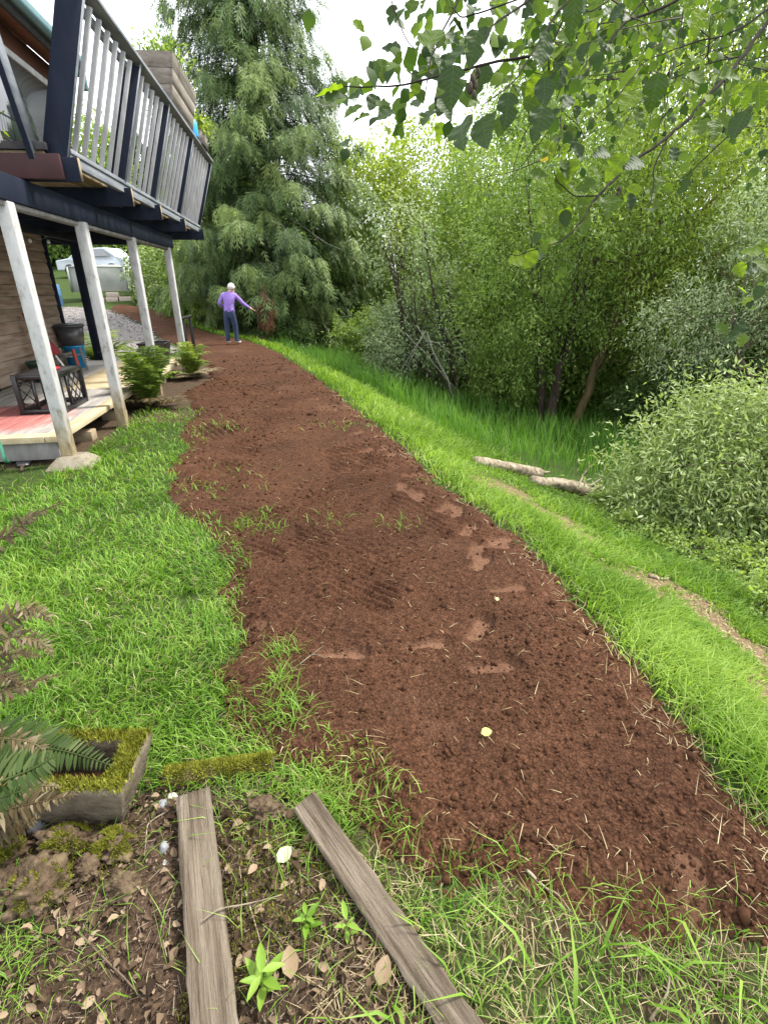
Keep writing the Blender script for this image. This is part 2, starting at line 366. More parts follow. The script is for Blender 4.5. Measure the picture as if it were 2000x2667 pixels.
# ------------------------------------------------------------------ dug soil strip
PRINTS = [(895, 1712, 0, 1), (1112, 1690, 8, 1), (1247, 1645, 58, 1), (1285, 1745, 8, 0.8), (1325, 1540, 15, 0.7), (1250, 1470, 60, 0.8), (1240, 1440, 70, 0.6),
          (1310, 1408, 5, 0.8), (1285, 1425, 0, 0.6), (1222, 1382, 60, 0.8), (1190, 1335, 80, 0.7), (1160, 1325, 50, 0.6), (1092, 1296, 80, 0.7), (1075, 1290, 100, 0.5),
          (1048, 1270, 85, 0.6), (1078, 1240, 20, 0.7), (1020, 1188, 70, 0.7), (1000, 1172, 80, 0.6), (960, 1178, 60, 0.5), (985, 1140, 30, 0.5), (930, 1130, 40, 0.5),
          (905, 1098, 40, 0.6), (860, 1070, 10, 0.5), (820, 1040, 20, 0.5), (790, 1020, 0, 0.5), (640, 1640, 30, 0.45), (1800, 2330, 70, 0.45)]
def soil_h(x, y, dist):
    res = 0.006 * np.maximum(y, 0.8)
    h = 0.045 * sstep(-0.01, 0.16, dist) - 0.004
    h = h + 0.018 * fbm(x * 1.6, y * 1.6, 0, 3, 40)
    far = np.exp(-np.maximum(y - 3, 0) / 14)
    h = h + 0.009 * fbm(x * 9, y * 9, 0, 3, 41) * far
    cl = vnoise(x * 26, y * 26, 0, 43); pt0 = 0; h = h + 0.010 * np.clip(cl - 0.15, 0, 1) * (0.4 + 0.8 * sstep(-0.3, 0.6, vnoise(x * 1.1, y * 1.1, 0, 45)))
    h = h + 0.007 * np.clip(vnoise(x * 62, y * 62, 0, 46), -0.2, 1) * np.exp(-np.maximum(y - 1.5, 0) / 5)
    # tractor tread: ridges in bands and patches
    wx = x + 0.16 * vnoise(x * 1.1, y * 1.1, 0, 50); wy = y + 0.30 * vnoise(x * 0.9 + 5, y * 0.9, 0, 51)
    cw, ch = 0.62, 1.05; ci = np.floor(wx / cw); cj = np.floor(wy / ch + 0.37 * ci); fx_ = wx / cw - ci; fy_ = wy / ch + 0.37 * ci - cj
    hh = _hash(ci.astype(np.int64), cj.astype(np.int64), 0 * ci.astype(np.int64), 71); h2 = _hash(ci.astype(np.int64), cj.astype(np.int64), 0 * ci.astype(np.int64) + 3, 72)
    pat = (hh < 0.68) * sstep(0.0, 0.14, fx_) * sstep(1.0, 0.86, fx_) * sstep(0.0, 0.12, fy_) * sstep(1.0, 0.88, fy_) * sstep(1.9, 2.5, y) * sstep(0.08, 0.3, dist)
    pat = pat * (0.55 + 0.6 * sstep(-0.4, 0.3, vnoise(x * 4, y * 4, 0, 55)))
    ang = 0.30 + 0.75 * h2; pd = np.where(y < 4.6, 0.058, np.where(y < 8, 0.085, 0.14))
    ph = (y * np.cos(ang) + x * np.sin(ang) + 0.012 * vnoise(x * 5, y * 5, 0, 56)) * 2 * math.pi / pd
    h = h * (1 - 0.15 * pat) + 0.014 * pat * np.sin(ph) * (0.8 + 0.4 * vnoise(x * 12, y * 12, 0, 54)) * np.exp(-np.maximum(y - 6, 0) / 12)
    pr = np.zeros_like(x)
    for px, py, an, st in PRINTS:
        c = at_z(px, py, 0.02); A = math.radians(an); ca, sa = math.cos(A), math.sin(A)
        u_ = (x - c[0]) * ca + (y - c[1]) * sa; v_ = -(x - c[0]) * sa + (y - c[1]) * ca
        w = 0.056 * (1 - 0.22 * np.exp(-((u_ + 0.03) / 0.05) ** 2))
        q_ = np.clip(1.0 - np.maximum((np.abs(u_) / 0.128) ** 4, 0) - (np.abs(v_) / w) ** 4, 0, 1)
        m = sstep(0.0, 0.22, q_) * st; pr = np.maximum(pr, m)
        ringd = np.hypot(u_ / 0.175, v_ / 0.08); h = h + 0.008 * st * np.exp(-((ringd - 1) / 0.2) ** 2)
    base = 0.02 + 0.3 * (h - 0.03)
    h = h * (1 - pr) + (np.clip(h, 0.026, 0.038) - 0.034 + 0.004 * vnoise(x * 70, y * 70, 0, 88)) * pr
    return h, pr
def soil_mesh():
    ys = np.exp(np.linspace(math.log(0.72), math.log(26), 860)); m = 260
    rows = []
    P = np.array(SOIL)
    for y in ys:
        xs = []
        for i in range(len(P)):
            a, b = P[i], P[(i + 1) % len(P)]
            if (a[1] > y) != (b[1] > y): xs.append(a[0] + (y - a[1]) / (b[1] - a[1]) * (b[0] - a[0]))
        if not xs: rows.append((0, 0)); continue
        rows.append((min(xs) - 0.06, max(xs) + 0.06))
    rw = np.array(rows); nr = len(rw); val = rw[:, 1] > rw[:, 0]; lo = np.where(val, rw[:, 0], 99); hi = np.where(val, rw[:, 1], -99)
    lo2 = np.array([lo[max(0, i - 30):i + 31].min() for i in range(nr)]); hi2 = np.array([hi[max(0, i - 30):i + 31].max() for i in range(nr)])
    kern = np.ones(31) / 31; lo2 = np.convolve(np.pad(lo2, 15, 'edge'), kern, 'valid'); hi2 = np.convolve(np.pad(hi2, 15, 'edge'), kern, 'valid')
    rows = np.where(val[:, None], np.stack([lo2, hi2], 1), 0)
    ok = np.array([r[1] > r[0] for r in rows]); ys = ys[ok]; rows = np.array(rows)[ok]
    X = rows[:, 0:1] + (rows[:, 1:2] - rows[:, 0:1]) * np.linspace(0, 1, m)[None]; Y = np.repeat(ys[:, None], m, 1)
    xt = X + 0.05 * vnoise(X * 6, Y * 6, 0, 60) + 0.02 * vnoise(X * 25, Y * 25, 0, 61); yt = Y + 0.05 * vnoise(X * 6 + 40, Y * 6, 0, 62)
    ins = in_poly(xt, yt, SOIL); d = dist_poly(xt, yt, SOIL) * np.where(ins, 1, -1)
    H, pr = soil_h(X, Y, d); Z = gz(X, Y) + H
    keep = d > -0.03
    I = np.arange(X.size).reshape(X.shape); k = keep[:-1, :-1] & keep[:-1, 1:] & keep[1:, 1:] & keep[1:, :-1]
    Fq = np.stack([I[:-1, :-1], I[:-1, 1:], I[1:, 1:], I[1:, :-1]], -1)[k]
    used = np.zeros(X.size, bool); used[Fq.ravel()] = True; re = np.cumsum(used) - 1
    q = NT('red brown topsoil'); co = q.coord(); n1 = q.noise(co, 1.3, 5); n2 = q.noise(co, 30, 8, 0.75); n3 = q.noise(co, 190, 5, 0.7)
    vo = q.n('ShaderNodeTexVoronoi'); vo.inputs['Scale'].default_value = 85; wv = q.n('ShaderNodeVectorMath', operation='ADD'); nv = q.n('ShaderNodeTexNoise'); nv.inputs['Scale'].default_value = 40; q.l(co, nv.inputs['Vector'])
    sc_ = q.n('ShaderNodeVectorMath', operation='SCALE'); sc_.inputs['Scale'].default_value = 0.02; q.l(nv.outputs['Color'], sc_.inputs[0]); q.l(co, wv.inputs[0]); q.l(sc_.outputs[0], wv.inputs[1]); q.l(wv.outputs[0], vo.inputs['Vector'])
    c1 = q.ramp(n2, [(0.28, (0.038, 0.0172, 0.0088)), (0.5, (0.074, 0.0345, 0.0185)), (0.75, (0.132, 0.067, 0.039))])
    c1 = q.mixc(1.0, c1, q.ramp(vo.outputs['Distance'], [(0.15, (1.25, 1.22, 1.2)), (0.7, (0.55, 0.52, 0.5))]), 'MULTIPLY')
    c2 = q.ramp(n1, [(0.3, (0.75, 0.75, 0.78)), (0.7, (1.25, 1.22, 1.2))]); c = q.mixc(1.0, c1, c2, 'MULTIPLY')
    c = q.mixc(q.math('MULTIPLY', q.attr('print'), 0.9), c, q.ramp(n2, [(0.3, (0.125, 0.064, 0.038)), (0.8, (0.21, 0.114, 0.072))]))
    dry = q.ramp(q.noise(co, 0.9, 6, 0.65), [(0.56, (0, 0, 0)), (0.75, (0.55, 0.55, 0.55))]); c = q.mixc(dry, c, (0.13, 0.069, 0.043))
    mat = q.done(q.bsdf(c, 0.95, 0.12, q.bump(q.math('SUBTRACT', q.math('ADD', q.math('MULTIPLY', n3, .6), q.math('MULTIPLY', n2, 1.5)), q.math('MULTIPLY', vo.outputs['Distance'], 1.2)), 0.9, 0.006)))
    MT['soil'] = mat
    o = link('soil_strip', mesh('soil_strip', np.stack([X, Y, Z], -1).reshape(-1, 3)[used], re[Fq.reshape(-1, 4)].reshape(-1, 4), mat, None, True, {'print': pr.ravel()[used]}))
    tag(o, kind='structure')
    return X, Y, Z, d
SX, SY, SZ, SD = soil_mesh()
def surf(x, y):
    """top of soil or ground for many points"""
    x = np.asarray(x, float); y = np.asarray(y, float)
    ins = in_poly(x, y, SOIL); d = dist_poly(x, y, SOIL) * np.where(ins, 1, -1)
    h, _ = soil_h(x, y, d); return gz(x, y) + np.where(ins, h, 0), ins, d
def gravel():
    P = np.array(GRAVEL); g = 40
    x = np.linspace(P[:, 0].min(), P[:, 0].max(), g); y = np.linspace(P[:, 1].min(), P[:, 1].max(), g * 2)
    X, Y = np.meshgrid(x, y); k0 = in_poly(X, Y, GRAVEL); Z = gz(X, Y) + 0.015
    I = np.arange(X.size).reshape(X.shape); k = k0[:-1, :-1] & k0[1:, 1:]
    Fq = np.stack([I[:-1, :-1], I[:-1, 1:], I[1:, 1:], I[1:, :-1]], -1)[k]
    mat = rough_mat('grey crushed gravel', [(0.3, (0.08, 0.07, 0.066)), (0.5, (0.18, 0.163, 0.156)), (0.75, (0.30, 0.28, 0.27))], 14, (1, 1, 1), 0.9, 0.2, 1.0, 40, 0.02, 8)
    MT['gravel'] = mat
    o = link('gravel_path', mesh('gravel_path', np.stack([X, Y, Z], -1).reshape(-1, 3), Fq, mat, None, True)); tag(o, kind='structure')
    n = 9000; u = P.min(0) + rng.random((n, 2)) * (P.max(0) - P.min(0)); u = u[in_poly(u[:, 0], u[:, 1], GRAVEL)]
    z = gz(u[:, 0], u[:, 1]) + 0.02
    V, Fa, t = scatter(OCT_V, OCT_F, np.column_stack([u, z]), frames(rand_dir(len(u)), rand_dir(len(u))), (0.012 + 0.022 * rng.random(len(u)))[:, None] * (0.6 + 0.6 * rng.random((len(u), 3))), rng.random(len(u)))
    o = link('gravel', mesh('gravel', V, Fa, rough_mat('gravel stone', [(0.3, (0.12, 0.105, 0.10)), (0.7, (0.29, 0.27, 0.26))], 3, tintmix=(0.5, 1.3)), t))
    tag(o, 'loose grey gravel on the path past the porch', 'gravel', kind='stuff')
# low icosahedron used for clods, gravel, pebbles
_p = (1 + 5 ** 0.5) / 2
ICO_V = unit(np.array([(-1, _p, 0), (1, _p, 0), (-1, -_p, 0), (1, -_p, 0), (0, -1, _p), (0, 1, _p), (0, -1, -_p), (0, 1, -_p), (_p, 0, -1), (_p, 0, 1), (-_p, 0, -1), (-_p, 0, 1)], float))
ICO_V = ICO_V * (1 + 0.18 * np.sin(np.arange(12) * 2.7))[:, None]
OCT_V = np.array([(1.1, 0, .1), (-.9, .1, 0), (0, 1, -.1), (.1, -1, 0), (0, .1, .9), (0, 0, -1)]); OCT_F = np.array([(0, 2, 4), (2, 1, 4), (1, 3, 4), (3, 0, 4), (2, 0, 5), (1, 2, 5), (3, 1, 5), (0, 3, 5)])
ICO_F = np.array([(0, 11, 5), (0, 5, 1), (0, 1, 7), (0, 7, 10), (0, 10, 11), (1, 5, 9), (5, 11, 4), (11, 10, 2), (10, 7, 6), (7, 1, 8), (3, 9, 4), (3, 4, 2), (3, 2, 6), (3, 6, 8), (3, 8, 9), (4, 9, 5), (2, 4, 11), (6, 2, 10), (8, 6, 7), (9, 8, 1)])
gravel()
def clods():
    n = 34000; y = np.exp(rng.uniform(math.log(0.8), math.log(14), n)); u = rng.random(n)
    lo = np.where(y < 2, -1.0, np.where(y < 6, -2.2, -4)); x = lo + u * (1.4 - lo)
    z, ins, d = surf(x, y); w = rng.random(n) < (0.35 + 0.65 * sstep(-0.2, 0.5, vnoise(x * 1.4, y * 1.4, 0, 45))) * np.where(y < 2.6, 1, 0.75)
    k = ins & w & (d > 0.0); x, y, z, d = x[k], y[k], z[k], d[k]; n = len(x)
    s = 0.0025 + 0.008 * rng.random(n) ** 3 + 0.013 * (rng.random(n) < 0.016) * rng.random(n)
    s = s + 0.012 * rng.random(n) ** 2 * np.exp(-d / 0.12) * (rng.random(n) < 0.4)
    s *= 0.8 + 0.12 * y
    b = B()
    for k, tv, tf in ((s / (1 + .1 * y) < 0.0045, OCT_V, OCT_F), (s / (1 + .1 * y) >= 0.0045, ICO_V, ICO_F)):
        m = int(k.sum()); b.add(*scatter(tv, tf, np.column_stack([x, y, z + s * 0.3])[k], frames(rand_dir(m), rand_dir(m)), s[k, None] * (0.55 + 0.8 * rng.random((m, 3))), rng.random(m)))
    V, Fa, t = b.arrays()
    o = link('soil_clods', mesh('soil_clods', V, Fa, rough_mat('soil clod', [(0.3, (0.033, 0.0150, 0.0078)), (0.7, (0.084, 0.039, 0.0215))], 40, bump=0.6, bscale=150, rough=0.95, spec=0.1, tintmix=(0.6, 1.35)), t, False))
    tag(o, 'crumbs and clods of red brown soil on the dug strip', 'soil', kind='stuff')
clods()

# ------------------------------------------------------------------ grass (uncountable: stuff)
MT['lawn'] = foliage('lawn grass', (0.038, 0.095, 0.007), (0.120, 0.255, 0.020), (0.28, 0.41, 0.075), 0.4)
MT['bank'] = foliage('bank grass', (0.062, 0.125, 0.012), (0.145, 0.27, 0.026), (0.31, 0.43, 0.085), 0.42)
MT['meadow'] = foliage('tall meadow grass', (0.035, 0.10, 0.014), (0.09, 0.215, 0.028), (0.20, 0.34, 0.065), 0.4)
MT['straw'] = foliage('dry straw', (0.14, 0.10, 0.045), (0.30, 0.24, 0.12), (0.50, 0.44, 0.27), 0.2, tcol=(1, 1, 0.8))
def blades(x, y, z, L, w, bend, tint, az=None):
    n = len(x)
    az = rng.random(n) * 2 * math.pi if az is None else az
    ld = np.column_stack([np.cos(az), np.sin(az), np.zeros(n)])
    sa = az + math.pi / 2 + rng.normal(0, 0.7, n); sd_ = np.column_stack([np.cos(sa), np.sin(sa), np.zeros(n)])
    P0 = np.column_stack([x, y, z]); up = np.array([0, 0, 1.0])
    def pt(s): return P0 + up * (L * s * (1 - 0.55 * np.clip(bend, 0, 1.5) * s))[:, None] + ld * (L * bend * s * s)[:, None]
    m, t_ = pt(0.55), pt(1.0)
    V = np.stack([P0 - sd_ * (w * 0.5)[:, None], P0 + sd_ * (w * 0.5)[:, None], m - sd_ * (w * 0.42)[:, None], m + sd_ * (w * 0.42)[:, None], t_], 1)
    Fa = np.array([[0, 1, 3], [0, 3, 2], [2, 3, 4]])[None] + (np.arange(n) * 5)[:, None, None]
    tt = np.repeat(tint[:, None], 5, 1) + np.array([-0.22, -0.22, 0.04, 0.04, 0.16])
    return V.reshape(-1, 3), Fa.reshape(-1, 3), np.clip(tt, 0, 1).ravel()
def in_view(x, y, m=0.9): return np.abs(x) < 0.80 * (np.maximum(y, 0) + 0.7) + m
DRY = []
def lawn():
    b = B()
    n = 270000
    y = np.exp(rng.uniform(math.log(1.25), math.log(13), n)); x = rng.uniform(-9, 0.3, n)
    acc = rng.random(n) < np.where(y < 3, 1, 0.85) * np.clip(3.0 / y, 0.25, 1)
    ins = in_poly(x + 0.05 * vnoise(x * 6, y * 6, 0, 60), y, SOIL); d = dist_poly(x, y, SOIL)
    por = in_poly(x, y, PORCH); lit = in_poly(x, y, LITTER) & (dist_poly(x, y, LITTER) > 0.05)
    bare = vnoise(x * 1.6, y * 1.6, 0, 90) + 0.5 * vnoise(x * 6, y * 6, 0, 91)
    fringe = ins & (d < 0.16 * (0.2 + sstep(-0.3, 0.6, vnoise(x * 2.2, y * 2.2, 0, 92)))) & (rng.random(n) < 0.3)
    right = x > edge_x(y) - 0.9
    nearp = np.hypot(x + 3.9, y - 4.75) < 0.75
    k = acc & (~ins | fringe) & ~por & ~lit & in_view(x, y) & ~right & ~(nearp & (rng.random(n) < 0.9)) & (rng.random(n) < np.where(bare > 0.75, 0.5, 1)) & ~in_poly(x, y, GRAVEL)
    k &= ~((y > 7.7) & (y < 14))
    x, y, d, bare, ins = x[k], y[k], d[k], bare[k], ins[k]; n = len(x)
    z, _, _ = surf(x, y); z = z - 0.004
    tuft = vnoise(x * 5, y * 5, 0, 93)
    L = (0.045 + 0.075 * rng.random(n) ** 1.5 + 0.04 * np.clip(tuft, 0, 1)) * (0.8 + 0.25 * sstep(0, 1.0, d)); L[ins] *= 0.8
    az = 2 * math.pi * vnoise(x * 1.7, y * 1.7, 0, 94) + rng.normal(0, 1.5, n)
    tint = np.clip(0.5 + 0.24 * vnoise(x * 1.2, y * 1.2, 0, 95) + 0.22 * vnoise(x * 6, y * 6, 0, 96) + rng.normal(0, 0.2, n), 0, 1)
    b.add(*blades(x, y, z, L, (0.0032 + 0.0028 * rng.random(n)) * (0.75 + 0.22 * y), 0.35 + 0.7 * rng.random(n), tint, az))
    sel = rng.random(n) < 0.05 * (1 + 1.5 * np.clip(bare, 0, 1)); DRY.append(blades(x[sel], y[sel], z[sel], L[sel] * .9, (0.003 + 0.002 * rng.random(sel.sum())) * (0.75 + 0.22 * y[sel]), 0.7 + 0.8 * rng.random(sel.sum()), np.clip(.45 + rng.normal(0, .25, sel.sum()), 0, 1)))
    # tufts that come through the soil
    for px, py, m, r in [(640, 1385, 70, .09), (700, 1395, 30, .08), (690, 1350, 30, .06), (740, 1720, 70, .045), (730, 1800, 60, .04), (750, 1880, 80, .06), (680, 1900, 50, .05), (755, 1850, 35, .045),
                         (860, 1370, 30, .12), (880, 1120, 40, .2), (1040, 1380, 25, .08), (560, 1120, 80, .22), (520, 1290, 60, .15), (985, 2110, 14, .05), (1150, 1270, 26, .1), (600, 1250, 30, .25)]:
        c = gp(px, py); xx = c[0] + rng.normal(0, r, m); yy = c[1] + rng.normal(0, r * 0.9, m); zz = surf(xx, yy)[0] - 0.004
        b.add(*blades(xx, yy, zz, 0.05 + 0.07 * rng.random(m), np.full(m, 0.004) * (0.7 + 0.2 * c[1]), 0.5 + 0.8 * rng.random(m), np.clip(0.55 + rng.normal(0, 0.2, m), 0, 1)))
    V, Fa, t = b.arrays(); o = link('lawn_grass', mesh('lawn_grass', V, Fa, MT['lawn'], t)); tag(o, 'mown green lawn between the porch and the dug soil', 'grass', kind='stuff')
    # dry clippings strewn over lawn edge and soil
    n = 5200; y = np.exp(rng.uniform(math.log(0.75), math.log(11), n)); x = rng.uniform(-3.6, 1.45, n)
    z, ins, d = surf(x, y); k = (ins & (rng.random(n) < np.where(d < 0.22, 0.8, 0.30)) | (~ins & (d < 0.3) & (rng.random(n) < 0.5))) & in_view(x, y, 0.3)
    x, y, z = x[k], y[k], z[k]; n = len(x); a = rng.random(n) * 2 * math.pi
    dv = np.column_stack([np.cos(a), np.sin(a), rng.normal(0, 0.18, n)])
    V, Fa, t = scatter(np.array([[-.5, 0, 0], [.5, 0, 0], [.4, .5, .06], [-.4, .5, .06], [0, 1, 0.0]]), np.array([[0, 1, 2], [0, 2, 3], [3, 2, 4]]), np.column_stack([x, y, z + 0.006]),
                       frames(dv, np.tile([0, 0, 1.0], (n, 1))), np.column_stack([0.0022 * (0.8 + 0.25 * y), 0.02 + 0.075 * rng.random(n) ** 2, np.full(n, 0.05)]), np.clip(0.4 + rng.normal(0, 0.25, n), 0, 1))
    n = 1100; y2 = np.exp(rng.uniform(math.log(.9), math.log(9), n)); x2 = edge_x(y2) + rng.normal(.04, .11, n); z2 = surf(x2, y2)[0] + .008; a2 = rng.normal(1.4, .9, n); dv2 = np.column_stack([np.cos(a2), np.sin(a2), rng.normal(.12, .25, n)])
    e2 = scatter(np.array([[-.5, 0, 0], [.5, 0, 0], [.4, .5, .06], [-.4, .5, .06], [0, 1, 0.0]]), np.array([[0, 1, 2], [0, 2, 3], [3, 2, 4]]), np.column_stack([x2, y2, z2]), frames(dv2, np.tile([0, 0, 1.0], (n, 1))), np.column_stack([0.0024 * (0.8 + 0.25 * y2), 0.03 + 0.10 * rng.random(n) ** 2, np.full(n, 0.05)]), np.clip(0.35 + rng.normal(0, 0.25, n), 0, 1))
    bb = B(); bb.add(V, Fa, t); bb.add(*e2); bb.add(*DRY[0]); V, Fa, t = bb.arrays()
    o = link('straw_bits', mesh('straw_bits', V, Fa, MT['straw'], t)); tag(o, 'dry grass clippings strewn over the dug soil and lawn', 'straw', kind='stuff')
lawn()
LOGS1 = [tuple(gp(*p)[:2]) for p in ((1225, 1215), (1400, 1255))]; LOGS2 = [tuple(gp(*p)[:2]) for p in ((1370, 1270), (1530, 1300))]
def bank():
    b = B(); n = 185000
    y = np.exp(rng.uniform(math.log(0.55), math.log(22), n)); d = rng.uniform(-0.02, 2.4, n)
    x = edge_x(y) + d * 1.06
    tr = dist_poly(x, y, TRAIL, False); g = np.exp(-(tr / 0.6) ** 2) * np.clip(0.62 + 1.6 * fbm(x * 3.1, y * 3.1, 0, 4, 77) + .5 * vnoise(x * 9, y * 9, 0, 78), 0, 1)
    k = in_view(x, y) & (rng.random(n) < np.clip(3.2 / y, 0.3, 1)) & (rng.random(n) > np.clip(g * 1.25, 0, .97)) & (rng.random(n) < np.where(d > 1.5, 0.6, 1)) & (rng.random(n) < np.clip(0.3 + d * 4, 0, 1))
    x, y, d, g = x[k], y[k], d[k], g[k]; n = len(x); z = gz(x, y) - 0.004
    L = 0.07 + 0.15 * rng.random(n) ** 1.4 * (0.6 + 0.8 * sstep(-0.5, 0.5, vnoise(x * 3, y * 3, 0, 120))) + 0.05 * np.exp(-((d - 0.5) / 0.4) ** 2)
    L *= (1 - 0.35 * g) * (1 - 0.55 * np.exp(-(tr[k] / 0.6) ** 2)) * (1 - .6 * np.exp(-(np.minimum(dist_poly(x, y, LOGS1, False), dist_poly(x, y, LOGS2, False)) / .5) ** 2))
    az = -0.5 + rng.normal(0, 1.3, n)
    tint = np.clip(0.60 - 0.22 * sstep(0.8, 1.6, d) + 0.25 * vnoise(x * 1.5, y * 1.5, 0, 121) + 0.15 * vnoise(x * 6, y * 6, 0, 122) + rng.normal(0, 0.2, n), 0, 1)  # paler tint beside the soil carries a patch of sun in the grass colour
    b.add(*blades(x, y, z, L, (0.004 + 0.003 * rng.random(n)) * (0.75 + 0.2 * y), 0.3 + 0.8 * rng.random(n), tint, az))
    V, Fa, t = b.arrays(); o = link('bank_grass', mesh('bank_grass', V, Fa, MT['bank'], t)); tag(o, 'bright green grass on the bank beside the dug soil', 'grass', kind='stuff')
    n = 90000; y = rng.uniform(2.2, 27, n); x = rng.uniform(-9, 13, n); d = edge_d(x, y)
    lo = np.where(y < 8, 2.1, np.where(y < 14, 1.25, 0.8)) + 0.35 * vnoise(x, y, 0, 130)
    tr = dist_poly(x, y, TRAIL, False)
    k = (d > lo) & (d < 11) & in_view(x, y, 1.5) & (rng.random(n) < np.where(y < 8, 0.55, 1)) & (tr > 0.5) & (dist_poly(x, y, LOGS1, False) > .32) & (dist_poly(x, y, LOGS2, False) > .32) & ~((y < 7.0) & (x > 4.9))
    x, y, d = x[k], y[k], d[k]; n = len(x); z = gz(x, y) - 0.01
    L = np.where(y < 8, 0.18, 0.62) * (0.6 + 0.7 * rng.random(n)) * (0.75 + 0.4 * sstep(-0.4, 0.5, vnoise(x * 0.9, y * 0.9, 0, 131))) * (0.5 + 0.5 * sstep(0, 0.6, d - 0.8))
    tint = np.clip(0.5 + 0.2 * vnoise(x * 0.7, y * 0.7, 0, 132) + rng.normal(0, 0.16, n), 0, 1)
    V, Fa, t = blades(x, y, z, L, (0.006 + 0.004 * rng.random(n)) * (0.8 + 0.06 * y), 0.15 + 0.5 * rng.random(n) ** 1.5, tint)
    o = link('meadow_grass', mesh('meadow_grass', V, Fa, MT['meadow'], t)); tag(o, 'tall green grass in the hollow below the bank', 'grass', kind='stuff')
    # chips on the bare trail
    n = 1500; i = rng.integers(0, len(TRAIL) - 1, n); f = rng.random((n, 1)); T = np.array(TRAIL); p = T[i] * (1 - f) + T[i + 1] * f + rng.normal(0, 0.24, (n, 2))
    a = rng.random(n) * 6.28; dv = np.column_stack([np.cos(a), np.sin(a), rng.normal(0, .2, n)])
    V, Fa, t = scatter(LEAF_V, LEAF_F, np.column_stack([p, gz(p[:, 0], p[:, 1]) + 0.008]), frames(dv, np.tile([0, 0, 1.], (n, 1))), np.column_stack([0.006 + 0.008 * rng.random(n), 0.015 + 0.05 * rng.random(n) ** 2, np.full(n, .03)]), .7 * rng.random(n))
    o = link('straw_chips', mesh('straw_chips', V, Fa, MT['straw'], t)); tag(o, 'pale straw and chips on the bare trail below the bank', 'straw', kind='stuff')
bank()

# ------------------------------------------------------------------ trees and shrubs
def limb_path(p, q, sag=0.0, n=6, wob=0.06):
    p, q = np.asarray(p, float), np.asarray(q, float); s = np.linspace(0, 1, n)[:, None]
    L = np.linalg.norm(q - p); w = rng.normal(0, wob * L / 3, (n, 3)) * (s * (1 - s) * 4)
    return p * (1 - s) + q * s + w + np.array([0, 0, 1.0]) * (s * (1 - s) * sag * L)
def leafy(name, label, cat, base, lobes, n_leaf, leaf, mat, bark, stems, group=None, droop=0.25, cl=20, spread=0.3, tint0=0.5, limbs=40, twig=0.35, shell=0.5, rad=0.1):
    """a tree or shrub: stems = list of polylines (relative points) with start radius; lobes = ellipsoids relative to base"""
    base = np.asarray(base, float); root = thing(name, label, cat, base, 0, group)
    lo = np.array(lobes, float); vol = (lo[:, 3] * lo[:, 4] * lo[:, 5]) ** (2 / 3); nc = max(8, n_leaf // cl)
    li = rng.choice(len(lo), nc, p=vol / vol.sum()); dr = rand_dir(nc)
    r = shell + (1.04 - shell) * rng.random(nc) ** 0.6
    r *= 1 + 0.16 * vnoise(dr[:, 0] * 3 + li * 5, dr[:, 1] * 3, dr[:, 2] * 3, 7)
    c = lo[li, :3] + dr * r[:, None] * lo[li, 3:]
    keep = c[:, 2] > 0.05; c, dr, r, li = c[keep], dr[keep], r[keep], li[keep]; nc = len(c)
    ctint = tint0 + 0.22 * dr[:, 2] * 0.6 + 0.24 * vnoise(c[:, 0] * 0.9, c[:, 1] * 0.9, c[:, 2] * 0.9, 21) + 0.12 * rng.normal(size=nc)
    td = unit(dr * 0.9 + rand_dir(nc) * 0.7 + np.array([0, 0, -droop]))
    nn = nc * cl; ci = np.repeat(np.arange(nc), cl); s = rng.random(nn)
    pos = c[ci] + td[ci] * ((s - 0.4) * twig * 2)[:, None] + rng.normal(0, spread * 0.33, (nn, 3))
    ld = unit(td[ci] * 0.8 + rand_dir(nn) * 0.9 + np.array([0, 0, -droop * 1.2]))
    nm = unit(rand_dir(nn) * 0.8 + np.array([0, 0, 0.9]))
    sc = np.column_stack([leaf[1] * (0.7 + 0.6 * rng.random(nn)), leaf[0] * (0.65 + 0.6 * rng.random(nn)), np.full(nn, leaf[1])])
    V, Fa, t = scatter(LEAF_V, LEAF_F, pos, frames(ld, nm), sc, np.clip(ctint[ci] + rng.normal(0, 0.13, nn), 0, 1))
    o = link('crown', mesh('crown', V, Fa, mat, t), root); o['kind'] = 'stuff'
    b = B(); tops = []
    for pl, r0 in stems:
        pl = np.asarray(pl, float); m = 4 * (len(pl) - 1) + 1
        P = np.column_stack([np.interp(np.linspace(0, len(pl) - 1, m), np.arange(len(pl)), pl[:, k]) for k in range(3)])
        P[1:-1] += rng.normal(0, r0 * 0.35, (m - 2, 3)); R = r0 * np.linspace(1.15, 0.35, m); R[0] *= 1.25
        b.tube(P, R, 8); tops.append(P)
    o = b.build('trunk', bark, root, smooth=True)
    b = B(); idx = rng.choice(nc, min(limbs, nc), replace=False)
    for i in idx:
        P = tops[rng.integers(len(tops))]; q = c[i]
        j = min(len(P) - 1, max(1, int(len(P) * (0.35 + 0.6 * rng.random())))); p = P[j]
        if q[2] < p[2] - 1.0: p = P[max(1, j // 2)]
        L = np.linalg.norm(q - p); b.tube(limb_path(p, q, 0.12), np.linspace(max(0.008, 0.010 * L ** 0.7) * rad / 0.1, 0.005, 6), 5)
    b.build('limb', bark, root, smooth=True)
    return root
MT['fol_yg'] = foliage('yellow green leaves', (0.085, 0.13, 0.018), (0.205, 0.285, 0.042), (0.38, 0.45, 0.095), 0.46)
MT['fol_mid'] = foliage('mid green leaves', (0.058, 0.11, 0.022), (0.16, 0.25, 0.055), (0.32, 0.41, 0.12), 0.45)
MT['fol_dk'] = foliage('deep green leaves', (0.018, 0.040, 0.012), (0.055, 0.105, 0.03), (0.13, 0.20, 0.06), 0.38)
MT['fol_silver'] = foliage('silver green leaves', (0.075, 0.115, 0.05), (0.195, 0.26, 0.125), (0.38, 0.45, 0.27), 0.38, tcol=(1.1, 1.15, .8))
